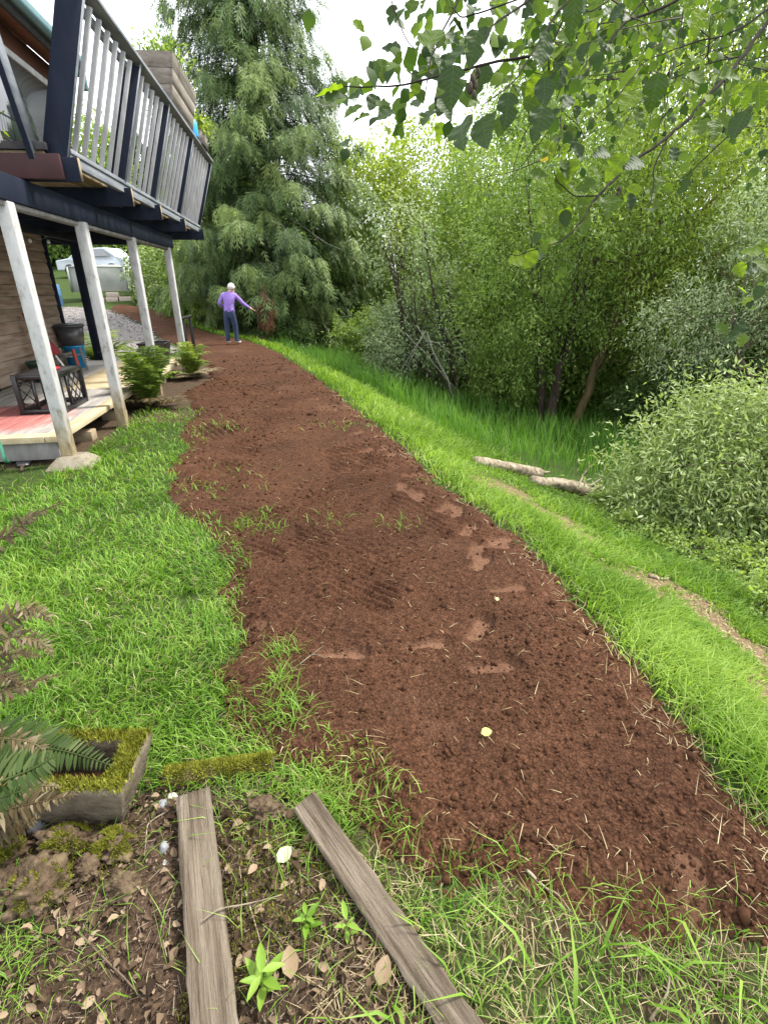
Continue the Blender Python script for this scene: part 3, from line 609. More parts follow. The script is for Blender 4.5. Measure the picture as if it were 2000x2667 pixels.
MT['fol_willow'] = foliage('willow leaves', (0.06, 0.10, 0.03), (0.18, 0.255, 0.08), (0.36, 0.43, 0.19), 0.4, tcol=(1.15, 1.2, .6))
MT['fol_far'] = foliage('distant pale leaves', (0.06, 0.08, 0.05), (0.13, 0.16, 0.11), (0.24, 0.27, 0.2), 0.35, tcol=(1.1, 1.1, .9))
def T(x, y, dz=-0.05): return gpt(x, y, dz)
def big_trees():
    # yellow-green pair behind the meadow
    leafy('maple_tree', 'yellow green broadleaf tree right behind the cedar, pale sky above', 'tree', T(0.6, 25),
          [(-0.8, 0, 5.6, 2.3, 2.4, 2.6), (1.6, .5, 6.8, 2.4, 2.4, 2.2), (0.4, 0, 3.4, 3.0, 2.6, 2.2), (3.0, 0, 4.6, 2.0, 2.2, 2.2), (-1.5, 0, 7.3, 1.2, 1.4, 1.2)], 30000, (0.16, 0.10), MT['fol_yg'], MT['bark'],
          [([(0, 0, 0), (0.1, 0, 2.4), (0.3, 0, 5.5)], 0.16), ([(0.5, 0, 0), (1.2, 0, 3), (1.8, 0, 6)], 0.12)], spread=0.5, twig=0.4, tint0=0.62)
    leafy('alder_thicket', 'green leafy tree rising between the yellow tree and the right hand willows', 'tree', T(5.0, 22.5),
          [(-0.4, 0, 6.6, 2.4, 2.2, 2.6), (1.8, 0, 7.6, 2.4, 2.4, 2.6), (0.5, 0, 4.2, 3.0, 2.4, 2.4), (3.4, 0.5, 5.4, 2.2, 2.4, 2.6), (-1.9, -.5, 4.4, 1.6, 1.8, 2.0), (2.6, 0, 10.0, 2.4, 2.2, 2.2), (0.6, 0, 9.0, 1.8, 1.8, 1.6)], 38000, (0.15, 0.075), MT['fol_mid'], MT['bark'],
          [([(0, 0, 0), (0.2, 0, 3), (0.6, 0, 7)], 0.17), ([(0.6, 0, 0), (1.6, 0, 3.4), (2.4, 0, 7)], 0.13)], spread=0.5, twig=0.45, tint0=0.56)
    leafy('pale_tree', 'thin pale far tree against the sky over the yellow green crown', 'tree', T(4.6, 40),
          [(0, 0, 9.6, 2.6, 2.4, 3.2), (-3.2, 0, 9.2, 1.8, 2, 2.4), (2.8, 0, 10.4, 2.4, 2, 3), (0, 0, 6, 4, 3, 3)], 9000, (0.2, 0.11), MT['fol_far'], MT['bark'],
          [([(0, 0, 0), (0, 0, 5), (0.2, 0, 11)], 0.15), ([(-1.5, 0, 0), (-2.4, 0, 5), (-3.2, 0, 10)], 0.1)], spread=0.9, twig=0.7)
    # tall right hand trees
    leafy('willow_tree', 'tall light green willow reaching the top of the picture behind the alder twigs', 'tree', T(9.6, 19),
          [(-1.2, 0, 8.4, 2.8, 2.4, 3.0), (1.6, 0, 10.2, 3.2, 2.6, 3.2), (0.4, 0, 5.4, 3.6, 2.6, 2.8), (4, 0.5, 7.4, 3.0, 2.6, 3.6), (-2.6, 0, 5.8, 2.0, 2.0, 2.2), (0, 0, 12.6, 3.0, 2.4, 2.4), (3.2, 0, 13.0, 3.0, 2.4, 2.6), (-2.6, 0, 11.2, 2.4, 2.2, 2.4), (5.6, 0, 10.8, 2.6, 2.4, 2.6)], 60000, (0.18, 0.058), MT['fol_yg'], MT['bark'],
          [([(0, 0, 0), (0.1, 0, 4), (0.4, 0, 10)], 0.2), ([(0.8, 0, 0), (2, 0, 4), (3.4, 0, 9)], 0.16)], spread=0.5, twig=0.5, droop=0.5, tint0=0.55)
    leafy('tall_willow', 'tall pale green willow filling the upper right corner', 'tree', T(13.6, 15.5),
          [(-2.2, 0, 6.8, 2.6, 2.4, 3.0), (0.6, 0, 8.8, 3.0, 2.6, 3.4), (-0.4, 0, 3.8, 3.2, 2.6, 2.6), (-3.0, -.5, 4.0, 1.8, 2.0, 2.2), (-1.0, 0, 11.0, 2.8, 2.4, 2.4), (-3.6, 0, 9.6, 2.2, 2.2, 2.4)], 42000, (0.17, 0.05), MT['fol_willow'], MT['bark'],
          [([(0, 0, 0), (-0.2, 0, 4), (-0.4, 0, 9)], 0.2)], spread=0.5, twig=0.5, droop=0.5, tint0=0.52)
    # middle willows with visible trunks
    leafy('leaning_willow', 'mid green willow on two leaning dark trunks in the meadow', 'tree', T(4.05, 12.6),
          [(-0.6, 0, 4.0, 1.6, 1.5, 1.6), (0.8, 0, 4.6, 1.6, 1.6, 1.6), (0.2, 0.3, 5.9, 1.5, 1.5, 1.3), (-1.3, 0, 2.6, 1.2, 1.2, 1.0), (1.7, .3, 3.2, 1.2, 1.2, 1.2), (-.5, -.5, 2.2, .8, .6, .6), (.7, -.6, 2.7, .8, .6, .6), (-1.0, -.3, 1.4, .7, .6, .5)], 28000, (0.105, 0.032), MT['fol_mid'], MT['barkdark'],
          [([(0, 0, 0), (0.05, 0, 1.1), (0.3, 0, 2.4), (0.8, 0.2, 4.2)], 0.13), ([(-0.12, .1, 0), (-0.3, .1, 1.2), (-0.5, 0.1, 2.6), (-.7, 0, 4)], 0.09)], spread=0.32, tint0=0.5)
    leafy('mossy_trunk_tree', 'light green tree with one thick mossy tan trunk right of the leaning willow', 'tree', T(4.9, 12.4),
          [(1.0, 0.4, 4.3, 1.7, 1.5, 1.7), (2.4, 0.4, 4.8, 1.6, 1.6, 1.7), (1.2, 0.6, 6.0, 1.7, 1.5, 1.5), (2.8, 0.3, 3.0, 1.3, 1.3, 1.2), (.6, .6, 2.9, 1.0, 1.0, .8), (.9, -.4, 2.2, .8, .6, .6)], 24000, (0.115, 0.036), MT['fol_yg'], rough_mat('mossy bark', [(0.3, (0.045, 0.034, 0.019)), (0.6, (0.11, 0.085, 0.042)), (0.85, (0.17, 0.145, 0.065))], 7, (1, 1, .3), 0.9, .1, .8, 25, .015),
          [([(-0.3, 0, 0), (-0.05, 0, 1.2), (0.35, 0, 2.5), (1.0, 0.3, 4.4)], 0.105)], spread=0.32, tint0=0.5)
    leafy('silver_willow', 'silvery grey green willow above the near bush on the right', 'tree', T(7.4, 10.2),
          [(-0.7, 0, 3.0, 1.2, 1.2, 1.0), (0.7, 0, 3.7, 1.4, 1.3, 1.2), (-0.2, 0.2, 4.4, 1.2, 1.2, 1.0), (1.8, 0, 2.8, 1.2, 1.2, 1.1), (-1.6, 0.2, 2.4, 0.9, 0.9, 0.8)], 26000, (0.085, 0.028), MT['fol_silver'], MT['bark'],
          [([(-.1, 0, 0), (-0.1, 0, 1.0), (0.1, 0, 2.0), (0.4, 0, 3.4)], 0.10), ([(-.1, 0, 1.3), (-0.7, 0, 2.0), (-1.1, 0, 2.9)], 0.05)], spread=0.25, tint0=0.55)
    leafy('understory_willow', 'dull green willow standing between the silver willow and the mossy trunk', 'tree', T(7.2, 13.6),
          [(0, 0, 2.6, 1.8, 1.4, 1.5), (1.6, 0, 3.4, 1.8, 1.5, 1.8), (-0.6, 0, 4.4, 1.6, 1.4, 1.4), (3.2, 0, 2.4, 1.6, 1.4, 1.6), (2.4, 0, 5.2, 1.8, 1.5, 1.5)], 24000, (0.12, 0.04), MT['fol_mid'], MT['barkdark'],
          [([(0, 0, 0), (0.3, 0, 1.5), (0.9, 0, 4)], 0.10), ([(.9, 0, 0), (1.4, 0, 1.6), (2.2, 0, 4)], 0.09)], spread=0.36, tint0=0.42)
    leafy('meadow_willow', 'soft green shrubby willow between the bare twigged shrub and the trunks', 'tree', T(2.9, 15.4),
          [(0, 0, 2.2, 1.6, 1.3, 1.4), (-0.9, 0, 3.6, 1.4, 1.3, 1.3), (0.9, 0, 4.2, 1.5, 1.4, 1.4), (0, 0, 5.4, 1.4, 1.3, 1.2)], 20000, (0.12, 0.042), MT['fol_mid'], MT['barkdark'],
          [([(0, 0, 0), (-.2, 0, 1.5), (-.5, 0, 4)], 0.08), ([(.2, 0, 0), (.5, 0, 1.6), (.8, 0, 4)], 0.07)], spread=0.36, tint0=0.5)
    leafy('bare_stem_shrub', 'thin shrub of leaning dark stems with sparse grey green leaves by the cedar', 'shrub', T(1.95, 13.4),
          [(-1.0, 0, 2.0, 0.9, 0.9, 0.6), (-0.9, 0, 3.0, 0.8, .8, .9), (-1.5, .3, 3.9, .9, .8, .9), (-0.3, 0, 1.6, 0.7, .7, .5), (-1.7, 0, 1.5, .6, .6, .5)], 5200, (0.09, 0.04), MT['fol_silver'], MT['barkdark'],
          [([(0.1, 0, 0), (-0.25, 0, 1.2), (-0.7, 0, 2.7), (-1.0, 0, 4.3)], 0.05), ([(0, 0, 0), (-0.7, 0, 1.3), (-1.5, 0, 2.5), (-1.9, 0, 3.9)], 0.04), ([(0.25, 0, 0), (0.15, 0, 1.1), (-.1, 0, 2.2)], 0.03), ([(-.35, 0, .5), (-1.2, 0, 1.4), (-1.6, 0, 2.4)], 0.025)], spread=0.3, limbs=60)
    # near willow bush
    leafy('willow_bush', 'rounded pale green willow bush nearest on the right of the trail', 'shrub', T(3.75, 5.55),
          [(-0.45, 0, 1.05, 0.55, 0.7, 0.5), (0.45, 0, 1.25, 0.6, 0.7, 0.5), (0.0, -.3, 0.62, 0.75, 0.6, 0.4), (1.15, 0, 0.9, 0.6, 0.6, 0.5), (-0.85, -.1, 0.7, 0.4, 0.5, 0.32), (0.1, .2, 1.6, 0.45, 0.5, 0.25), (0.85, .2, 1.55, 0.4, 0.5, 0.3), (-0.3, .1, 1.5, .3, .4, .2)], 24000, (0.082, 0.021), MT['fol_willow'], MT['bark'],
          [([(0.3, -.1, 0), (0.2, -.1, 0.5), (0.1, 0, 1.1)], 0.035), ([(0.5, 0, 0), (0.7, 0, .6), (.9, 0, 1.1)], 0.03), ([(.2, 0, 0), (-.3, 0, .5), (-.6, 0, 1)], 0.025)], spread=0.28, twig=0.34, tint0=0.6, limbs=90, cl=13, shell=0.25)
big_trees()
def shrubs():
    k = 0
    data = [('low_shrub', 'leafy shrub at the right edge behind the near bush', 6.0, 7.2, 1.1, 1.5, 'fol_mid', 9000, (0.085, 0.04)),
            ('low_shrub', 'dark bramble clump under the near willow bush', 4.6, 5.0, 0.55, 0.75, 'fol_dk', 5500, (0.06, 0.036)),
            ('low_shrub', 'green undergrowth clump at the right edge below the near bush', 4.3, 3.75, 0.5, 0.8, 'fol_mid', 6500, (0.06, 0.034)),
            ('low_shrub', 'dense green shrub in the shade behind the leaning willow', 5.2, 15.2, 1.8, 2.9, 'fol_mid', 14000, (0.12, 0.07)),
            ('low_shrub', 'dark green shrub between the mossy trunk and the silver willow', 6.1, 11.6, 0.95, 1.3, 'fol_dk', 9000, (0.09, 0.045)),
            ('low_shrub', 'pale green shrub at the back of the meadow left of the trunks', 1.6, 19.2, 1.6, 3.0, 'fol_mid', 12000, (0.14, 0.08)),
            ('low_shrub', 'grey green shrub touching the right side of the cedar', -0.4, 19.4, 1.5, 1.9, 'fol_mid', 9000, (0.12, 0.06)),
            ('low_shrub', 'dark ivy clump around the foot of the cedar', -3.35, 19.0, 0.75, 1.0, 'fol_dk', 6000, (0.09, 0.075)),
            ('low_shrub', 'rounded shrub far back between the meadow and the yellow green tree', 3.6, 24, 2.3, 3.0, 'fol_mid', 9000, (0.17, 0.09)),
            ('low_shrub', 'tall shade shrub behind the silver willow at the right edge', 10.4, 12.4, 2.2, 3.2, 'fol_dk', 14000, (0.13, 0.06)),
            ('low_shrub', 'wide green shrub below the tall right hand willows', 9.6, 15.8, 2.6, 3.2, 'fol_mid', 13000, (0.15, 0.07)),
            ('low_shrub', 'soft grey green shrub between the cedar and the thin dark stems', 0.6, 16.6, 1.1, 2.4, 'fol_silver', 12000, (0.10, 0.05)),
            ('low_shrub', 'fresh green shrub behind the thin dark stems', 2.0, 17.2, 1.4, 3.2, 'fol_yg', 13000, (0.12, 0.05)),
            ('low_shrub', 'rounded green shrub behind the mossy trunk', 6.6, 14.2, 1.5, 2.6, 'fol_mid', 12000, (0.11, 0.05)),
            ('low_shrub', 'light green shrub low at the left of the leaning trunks', 3.0, 13.6, 0.8, 1.9, 'fol_mid', 8000, (0.09, 0.04)),
            ('ivy_hedge', 'pale green climbing hedge right of the grey box', -9.4, 25.8, 1.6, 3.0, 'fol_willow', 13000, (0.12, 0.09)),
            ('ivy_hedge', 'bramble hedge between the last two white porch posts', -7.5, 23.8, 1.4, 2.7, 'fol_mid', 12000, (0.12, 0.09)),
            ('ivy_hedge', 'green hedge between the last porch post and the cedar', -6.1, 21.4, 1.0, 1.9, 'fol_mid', 9000, (0.11, 0.08)),
            ('ivy_hedge', 'tall pale hedge behind the bramble hedge up the slope', -10.2, 29.5, 2.2, 3.6, 'fol_willow', 11000, (0.16, 0.11)),
            ('dark_conifer', 'dark tree mass behind the white car', -20.0, 50.0, 5.5, 7.0, 'fol_dk', 8000, (0.5, 0.25)),
            ('dark_conifer', 'dark tree mass seen under the deck behind the hedge', -12.0, 46.0, 5.0, 6.4, 'fol_dk', 8000, (0.48, 0.25)),
            ('garden_tree', 'green tree seen between the balusters beyond the house', -20.5, 41.0, 4.0, 8.5, 'fol_mid', 14000, (0.3, 0.16)),
            ('garden_tree', 'broad green tree far behind the left side of the cedar', -7.0, 36.0, 3.4, 4.8, 'fol_mid', 14000, (0.24, 0.13))]
    for px, py, r, h, lb in ((1640, 1400, .36, .26, 'low bramble tangle at the left foot of the near bush'), (1800, 1480, .4, .28, 'leafy bramble patch in front of the near bush'), (1945, 1530, .45, .42, 'bramble patch at the right edge above the lower trail'), (2020, 1640, .4, .35, 'leafy weeds at the right edge beside the lower trail'), (1570, 1330, .25, .25, 'small leafy clump beside the second log'), (1720, 1385, .5, .45, 'dark bramble under the middle of the near bush')):
        q = gp(px, py); data.append(('low_shrub', lb, q[0] + .1, q[1] + .15, r, h, 'fol_mid' if 'dark' not in lb else 'fol_dk', 2600, (.038, .022)))
    for nm, lb, x, y, r, h, mt, n, lf in data:
        lobes = [(-0.3 * r, 0, h * 0.62, r * .75, r * .75, h * .42), (0.4 * r, .1 * r, h * 0.55, r * .75, r * .75, h * .45), (0, -.2 * r, h * 0.3, r, r * .85, h * .32), (0.1 * r, .2 * r, h * .8, r * .6, r * .6, h * .28)]
        leafy(nm, lb, 'shrub' if 'tree' not in nm and 'conifer' not in nm else 'tree', T(x, y), lobes, n, lf, MT[mt], MT['barkdark'],
              [([(0, 0, 0), (0.1 * r, 0, h * .4), (0.2 * r, 0, h * .8)], 0.03 * h), ([(0.1, 0, 0), (-0.3 * r, 0, h * .4), (-.4 * r, 0, h * .7)], 0.02 * h)],
              group='shrubs in the hollow' if nm == 'low_shrub' else None, spread=0.2 * r, twig=0.2 * r, shell=0.45, limbs=14, droop=0.2, rad=0.06)
shrubs()
def woods():
    """far wood closing the view"""
    n = 30000; a = rng.uniform(-1.05, 1.05, n); R = rng.uniform(48, 60, n); x = np.sin(a) * R; y = np.cos(a) * R
    top = np.where(x < -12, 9.5, np.where(x < 2, 7.0, 10.5)) * (0.75 + 0.35 * vnoise(x * 0.16, y * 0.1, 0, 300)) ; top = np.where((x > -6) & (x < 14), top * 0.85, top)
    z = np.where(x < 0, 1.5, -1.5) + top * rng.random(n) ** 0.8
    V, Fa, t = scatter(LEAF_V, LEAF_F, np.column_stack([x, y, z]), frames(rand_dir(n), unit(rand_dir(n) + [0, 0, 1.0])), np.column_stack([0.5 + 0.4 * rng.random(n), 0.7 + 0.5 * rng.random(n), np.full(n, .3)]), np.clip(0.5 + 0.3 * vnoise(x * .3, z * .3, 0, 301) + rng.normal(0, .12, n), 0, 1))
    o = link('far_wood', mesh('far_wood', V, Fa, MT['fol_dk'], t)); tag(o, 'mass of trees closing the view far behind', 'woods', kind='stuff')
woods()

def cedar():
    bx, by = -4.1, 21.9; base = T(bx, by, -0.1)
    root = thing('cedar_tree', 'tall dark cedar with drooping lacy branches behind the person', 'tree', base)
    H = 17.0
    P = np.array([(0, 0, 0), (0.03, 0, 2), (0.02, 0, 5), (-0.05, 0, 9), (0, 0, 13), (0, 0, H)]); tz = np.linspace(0, H, 26)
    tp = np.column_stack([np.interp(tz, P[:, 2], P[:, k]) for k in range(3)]); b = B(); R = 0.36 * (1 - tz / (H * 1.03)) ** 0.8 + 0.02; R[0] = 0.5; b.tube(tp, R, 12)
    b.build('trunk', rough_mat('cedar bark', [(0.3, (0.03, 0.018, 0.012)), (0.7, (0.10, 0.062, 0.042))], 7, (1, 1, .15), .9, .1, 1.0, 22, .03), root, smooth=True)
    # spray template: a drooping fan of narrow strips
    sv, sf = [], []
    def strip(p, q, w, side):
        p, q = np.array(p, float), np.array(q, float); s = unit(np.cross(q - p, side)) * w; m = (p + q) / 2
        k = len(sv); sv.extend([p, m - s, q, m + s]); sf.extend([(k, k + 1, k + 2), (k, k + 2, k + 3)])
    N = 3
    for i in range(N):
        f = i / (N - 1); y0 = 0.06 + 0.55 * f
        for s in (-1, 1):
            L = (0.46 * (1 - 0.4 * f)) * (0.85 + 0.3 * ((i * 7 + (s > 0) * 3) % 5) / 4)
            strip((0, y0, 0), (s * L * 0.52, y0 + L * 0.85, -0.10 * f + 0.05 * ((i + (s > 0)) % 2)), 0.025, (0.1 * s, 0.0, 1))
    strip((0, 0, 0), (0, 1.0, -0.05), 0.03, (0, 0, 1))
    SV, SF = np.array(sv), np.array(sf)
    pos, ddir, sc, tint = [], [], [], []
    bb = B(); bare = B(); nb = 440
    for i in range(nb):
        f = (i + 0.5) / nb; z0 = 0.9 + (H - 1.2) * f ** 1.12; az = i * 2.39996 + rng.normal(0, 0.25)
        rad = np.interp(z0, [0.5, 2.0, 4.5, 8.5, 12, H], [4.1, 4.4, 4.0, 3.2, 2.3, 0.3]) * (0.74 + 0.34 * rng.random())
        d = np.array([math.cos(az), math.sin(az), 0.0])
        if d[1] > 0.35 and rng.random() < 0.45: continue
        if d[1] < -0.2 and z0 < 2.6: rad *= 0.72
        s = np.linspace(0, 1, 9)
        droop = np.interp(z0, [0, 4, 12, H], [0.34, 0.40, 0.30, 0.1])
        pz = z0 + rad * (0.20 * s - droop * 1.25 * s ** 1.6 + 0.20 * s ** 4); P = np.column_stack([d[0] * rad * s, d[1] * rad * s, pz]) + rng.normal(0, 0.05, (9, 3)) * s[:, None]
        lowest = float(gz(bx + d[0] * rad, by + d[1] * rad)) - base[2] + 0.55
        P[:, 2] = np.maximum(P[:, 2], lowest)
        bb.tube(P, np.linspace(0.024, 0.003, 9) * (0.6 + 0.4 * (1 - f)), 5)
        side = np.array([-d[1], d[0], 0]); bt = rng.normal(0, 0.10)
        ns = int(14 + 28 * rad)
        for j in range(ns):
            u_ = 0.16 + 0.84 * rng.random() ** 0.75; k = u_ * 8; a_ = int(min(7, k)); p = P[a_] * (1 - (k - a_)) + P[a_ + 1] * (k - a_)
            lat = rng.normal(0, 0.16 + 0.30 * (1 - u_) * rad * 0.5); p = p + side * lat + np.array([0, 0, -abs(lat) * 0.35 - 0.05 * rng.random()])
            dd = d * (0.40 + 0.45 * rng.random()) + side * np.sign(lat) * 0.28 * rng.random() + np.array([0, 0, -1.0]) + rng.normal(0, 0.24, 3)
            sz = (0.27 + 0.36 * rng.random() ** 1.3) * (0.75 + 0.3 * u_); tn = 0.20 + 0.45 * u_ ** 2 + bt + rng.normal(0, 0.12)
            for m_ in range(rng.integers(1, 3)):
                pos.append(p); ddir.append(dd); sc.append(sz); tint.append(tn - 0.03 * m_); u1 = unit(dd); p = p + u1 * sz * 0.62 + rng.normal(0, .03, 3); dd = dd * .8 + np.array([0, 0, -.6]) + rng.normal(0, 0.22, 3); sz *= .85 + .2 * rng.random()
                if p[2] < lowest - .4: break
    pos, ddir, sc, tint = np.array(pos), np.array(ddir), np.array(sc), np.array(tint)
    out = unit(pos * np.array([1, 1, 0.0]) + 1e-6)
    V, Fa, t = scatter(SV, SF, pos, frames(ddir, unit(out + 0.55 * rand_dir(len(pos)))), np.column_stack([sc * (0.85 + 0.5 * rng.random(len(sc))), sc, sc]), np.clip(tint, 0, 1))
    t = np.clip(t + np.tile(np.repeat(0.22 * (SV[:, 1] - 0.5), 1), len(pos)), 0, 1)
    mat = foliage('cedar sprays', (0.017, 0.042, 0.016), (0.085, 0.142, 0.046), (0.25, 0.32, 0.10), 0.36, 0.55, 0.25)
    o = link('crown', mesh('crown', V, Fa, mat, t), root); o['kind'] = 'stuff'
    bb.build('limb', MT['barkdark'], root, smooth=True)
    # pale bare boughs that show in the crown
    for p, q, sag in [((0, -1, 4.9), (-1.9, -3.0, 3.7), -.15), ((0.3, -1, 5.0), (1.3, -3.2, 3.9), -.1), ((1.0, -1.5, 4.6), (3.6, -2.2, 3.0), .12), ((-.6, -1, 7.6), (-3.2, -1.8, 6.9), -.2), ((1.4, -1.4, 2.0), (3.5, -2.6, .7), .15), ((1.6, -1.4, 1.6), (2.6, -3.2, .55), .2), ((0.3, -1.2, 2.7), (.4, -3.2, 3.1), -.3), ((0.9, -1, 8), (2.9, -1.8, 7.7), -.12), ((1.8, -1.8, 1.3), (3.9, -2.2, .45), .2)]:
        lp = limb_path(p, q, sag, 9, 0.08); bare = B(); bare.tube(lp, np.linspace(0.026, 0.007, 9), 5)
        for _ in range(5):
            k = rng.integers(3, 8); bare.tube(limb_path(lp[k], lp[k] + rng.normal(0, 0.28, 3) + (np.array(q) - p) * 0.12, 0, 4), [0.008, .006, .005, .003], 4)
        bare.build('bare_bough', MT['lichen'], root, smooth=True)
    # dead brown spray hanging by the person
    n = 70; c = at_y(692, 805, 17.6) - base; pp = c + rng.normal(0, 1, (n, 3)) * np.array([0.13, 0.10, 0.26])
    V, Fa, t = scatter(SV, SF, pp, frames(np.tile([0.05, -0.1, -1.0], (n, 1)) + rng.normal(0, .16, (n, 3)), unit(rand_dir(n) + [0, -1, 0])), 0.30 + 0.2 * rng.random(n), rng.random(n))
    link('dead_spray', mesh('dead_spray', V, Fa, foliage('dead cedar sprays', (0.04, 0.015, 0.008), (0.12, 0.046, 0.024), (0.21, 0.095, 0.05), .15, tcol=(1, .9, .7)), t), root)['label'] = 'dead rust brown spray hanging low on the cedar'
cedar()

# ------------------------------------------------------------------ the house with deck and porch
FLOOR = 0.28
def house():
    root = thing('house', 'house with raised deck, slanted white balusters and an open porch below', 'house', HO, HA)
    def bx(name, x0, x1, y0, y1, z0, z1, mat, par=root, bevel=0.006, t=0.5):
        return B().box(x0, x1, y0, y1, z0, z1, t).build(name, mat, par, bevel=bevel)
    # lower wall: backing with single siding boards, far corner board, dark doorway towards the camera
    wall = bx('wall', -2.30, -2.06, 0.2, 5.62, FLOOR - 0.2, 2.62, MT['dark'], bevel=0)
    z = FLOOR + 0.02; i = 0
    while z < 2.55:
        h = 0.172; b = B(); b.add([(-2.06, 2.9, z), (-2.022, 2.9, z), (-2.04, 2.9, z + h), (-2.06, 2.9, z + h), (-2.06, 5.6, z), (-2.022, 5.6, z), (-2.04, 5.6, z + h), (-2.06, 5.6, z + h)],
              np.array([[0, 1, 2, 3], [7, 6, 5, 4], [1, 5, 6, 2], [3, 2, 6, 7], [0, 4, 5, 1], [0, 3, 7, 4]]), rng.random())
        b.build('siding_board', MT['siding'], wall, bevel=0.003); z += h + 0.006
    bx('corner_board', -2.10, -2.0, 5.625, 5.70, FLOOR, 2.6, MT['navy'])
    bx('wall', -9.0, -2.3, -0.4, 0.0, -0.1, 6.2, MT['siding'], bevel=0)
    bx('wall', -9.0, -2.3, 5.3, 5.6, -0.1, 6.2, MT['siding'], bevel=0)
    door = bx('door', -2.055, -2.01, 0.5, 2.82, FLOOR, 2.45, MT['dark'])
    B().box(-2.01, -1.995, 0.42, 0.5, FLOOR, 2.52).box(-2.01, -1.995, 2.82, 2.9, FLOOR, 2.52).build('frame', MT['navy'], door)
    B().box(-2.005, -1.998, 0.56, 2.76, FLOOR + 0.9, 2.38).build('pane', MT['glassdark'], door)
    # posts under the deck
    def post(x, y, z0, z1, w, mat, lab=None):
        o = B().box(x - w / 2, x + w / 2, y - w / 2, y + w / 2, z0, z1).build('support_post', mat, root, bevel=0.012)
        if lab: o['label'] = lab
        return o
    q = NT('worn white post paint'); co = q.coord((1, 1, 0.4)); n = q.noise(co, 16, 6, .7)
    base = q.ramp(n, [(0.32, (0.20, 0.19, 0.17)), (0.46, (0.37, 0.37, 0.365)), (0.8, (0.47, 0.47, 0.465))])
    tc = q.n('ShaderNodeTexCoord'); sx = q.n('ShaderNodeSeparateXYZ'); q.l(tc.outputs['Object'], sx.inputs[0])
    low = q.ramp(q.math('ADD', sx.outputs[2], q.math('MULTIPLY', n, 0.5)), [(0.45, (1, 1, 1)), (0.85, (0, 0, 0))])
    c = q.mixc(low, base, q.ramp(n, [(0.3, (0.16, 0.12, 0.07)), (0.7, (0.42, 0.34, 0.21))]))
    pm = q.done(q.bsdf(c, 0.65, 0.25, q.bump(q.noise(co, 50, 4), 0.5, 0.004)))
    p1 = post(0.02, -0.08, 0.10, 2.33, 0.115, pm)
    # pier under the first post
    pier = B(); V = []
    for z_, r in ((-0.05, 0.22), (0.05, 0.165), (0.11, 0.10)):
        for x_, y_ in ((-1, -1), (0.2, -1.05), (1.1, -0.9), (1, 0.2), (1.05, 1), (-0.1, 1), (-1, 0.9), (-1.05, 0)): V.append((0.05 + x_ * r * (1.1 + .1 * math.sin(9 * x_ + z_ * 20)), -0.1 + y_ * r, z_))
    Fq = [(i * 8 + j, i * 8 + (j + 1) % 8, (i + 1) * 8 + (j + 1) % 8, (i + 1) * 8 + j) for i in range(2) for j in range(8)] + [(16, 17, 18, 19), (16, 19, 20, 23), (23, 20, 21, 22)]
    pier.add(V, np.array(Fq)); pier.build('pier', rough_mat('footing concrete', [(.3, (.10, .085, .06)), (.5, (.19, .165, .125)), (.8, (.27, .245, .2))], 10, (1, 1, 1), .95, .1, .9, 60, .008), p1, bevel=0.012)['label'] = 'stained concrete footing'
    post(0.06, 1.50, -0.02, 2.33, 0.115, pm); post(0.02, 3.55, 0.0, 2.33, 0.115, pm); post(0.02, 5.85, 0.0, 2.33, 0.115, pm)
    post(-1.62, 6.48, FLOOR, 2.45, 0.10, pm); post(-1.80, 6.44, FLOOR, 2.45, 0.14, MT['navy'], 'dark navy porch post')
    post(-2.9, 6.46, FLOOR, 2.45, 0.12, MT['navy'])
    # porch floor
    pf = bx('porch_floor', -6.0, -0.30, 0.10, 6.3, FLOOR - 0.17, FLOOR - 0.06, MT['navyend'], bevel=0)
    q = NT('porch planks'); co = q.coord((1, 0.15, 1)); n = q.noise(co, 14, 6, .65)
    grey = q.ramp(n, [(0.3, (0.20, 0.185, 0.17)), (0.7, (0.38, 0.36, 0.335))])
    c2 = q.coord(); gr = q.n('ShaderNodeVectorMath', operation='DISTANCE'); q.l(c2, gr.inputs[0]); gr.inputs[1].default_value = (-1.15, 0.95, 0.28)
    rm = q.ramp(q.math('ADD', q.math('MULTIPLY', gr.outputs['Value'], 0.75), q.math('MULTIPLY', q.noise(c2, 3.2, 6, .7), 0.55)), [(0.72, (0.85, 0.85, 0.85)), (0.98, (0, 0, 0))])
    c = q.mixc(rm, grey, q.ramp(n, [(0.3, (0.24, 0.055, 0.05)), (0.7, (0.42, 0.13, 0.115))]))
    plk = q.done(q.bsdf(c, 0.8, 0.2, q.bump(n, 0.3, 0.004)))
    xx = -0.215
    while xx > -3.1:
        B().box(xx - 0.138, xx, 0.165, 2.82 + rng.normal(0, .004), FLOOR - 0.06, FLOOR + rng.normal(0, .0015), rng.random()).build('plank', plk, pf, bevel=0.003); xx -= 0.145
    edge = rough_mat('yellowed edge board', [(0.3, (0.30, 0.235, 0.14)), (0.6, (0.46, 0.385, 0.25)), (0.8, (0.54, 0.48, 0.35))], 9, (1, .2, 1), .8, .2, .3)
    B().box(-0.21, -0.07, 0.0, 2.82, FLOOR - 0.06, FLOOR + .002).build('edge_plank', edge, pf, bevel=0.004)
    for k in range(5): B().box(-0.215 - (k + 1) * 0.62, -0.217 - k * 0.62, 0.0, 0.16, FLOOR - 0.06, FLOOR + .002).build('edge_plank', edge, pf, bevel=0.004)
    ply = rough_mat('yellow stained plywood', [(0.25, (0.27, 0.215, 0.145)), (0.5, (0.43, 0.345, 0.215)), (0.8, (0.50, 0.43, 0.31))], 2.2, (1, 1, 1), .8, .2, .1)
    gry = rough_mat('grey stained plywood', [(0.25, (0.24, 0.225, 0.20)), (0.7, (0.40, 0.375, 0.335))], 2.2, (1, 1, 1), .8, .2, .1)
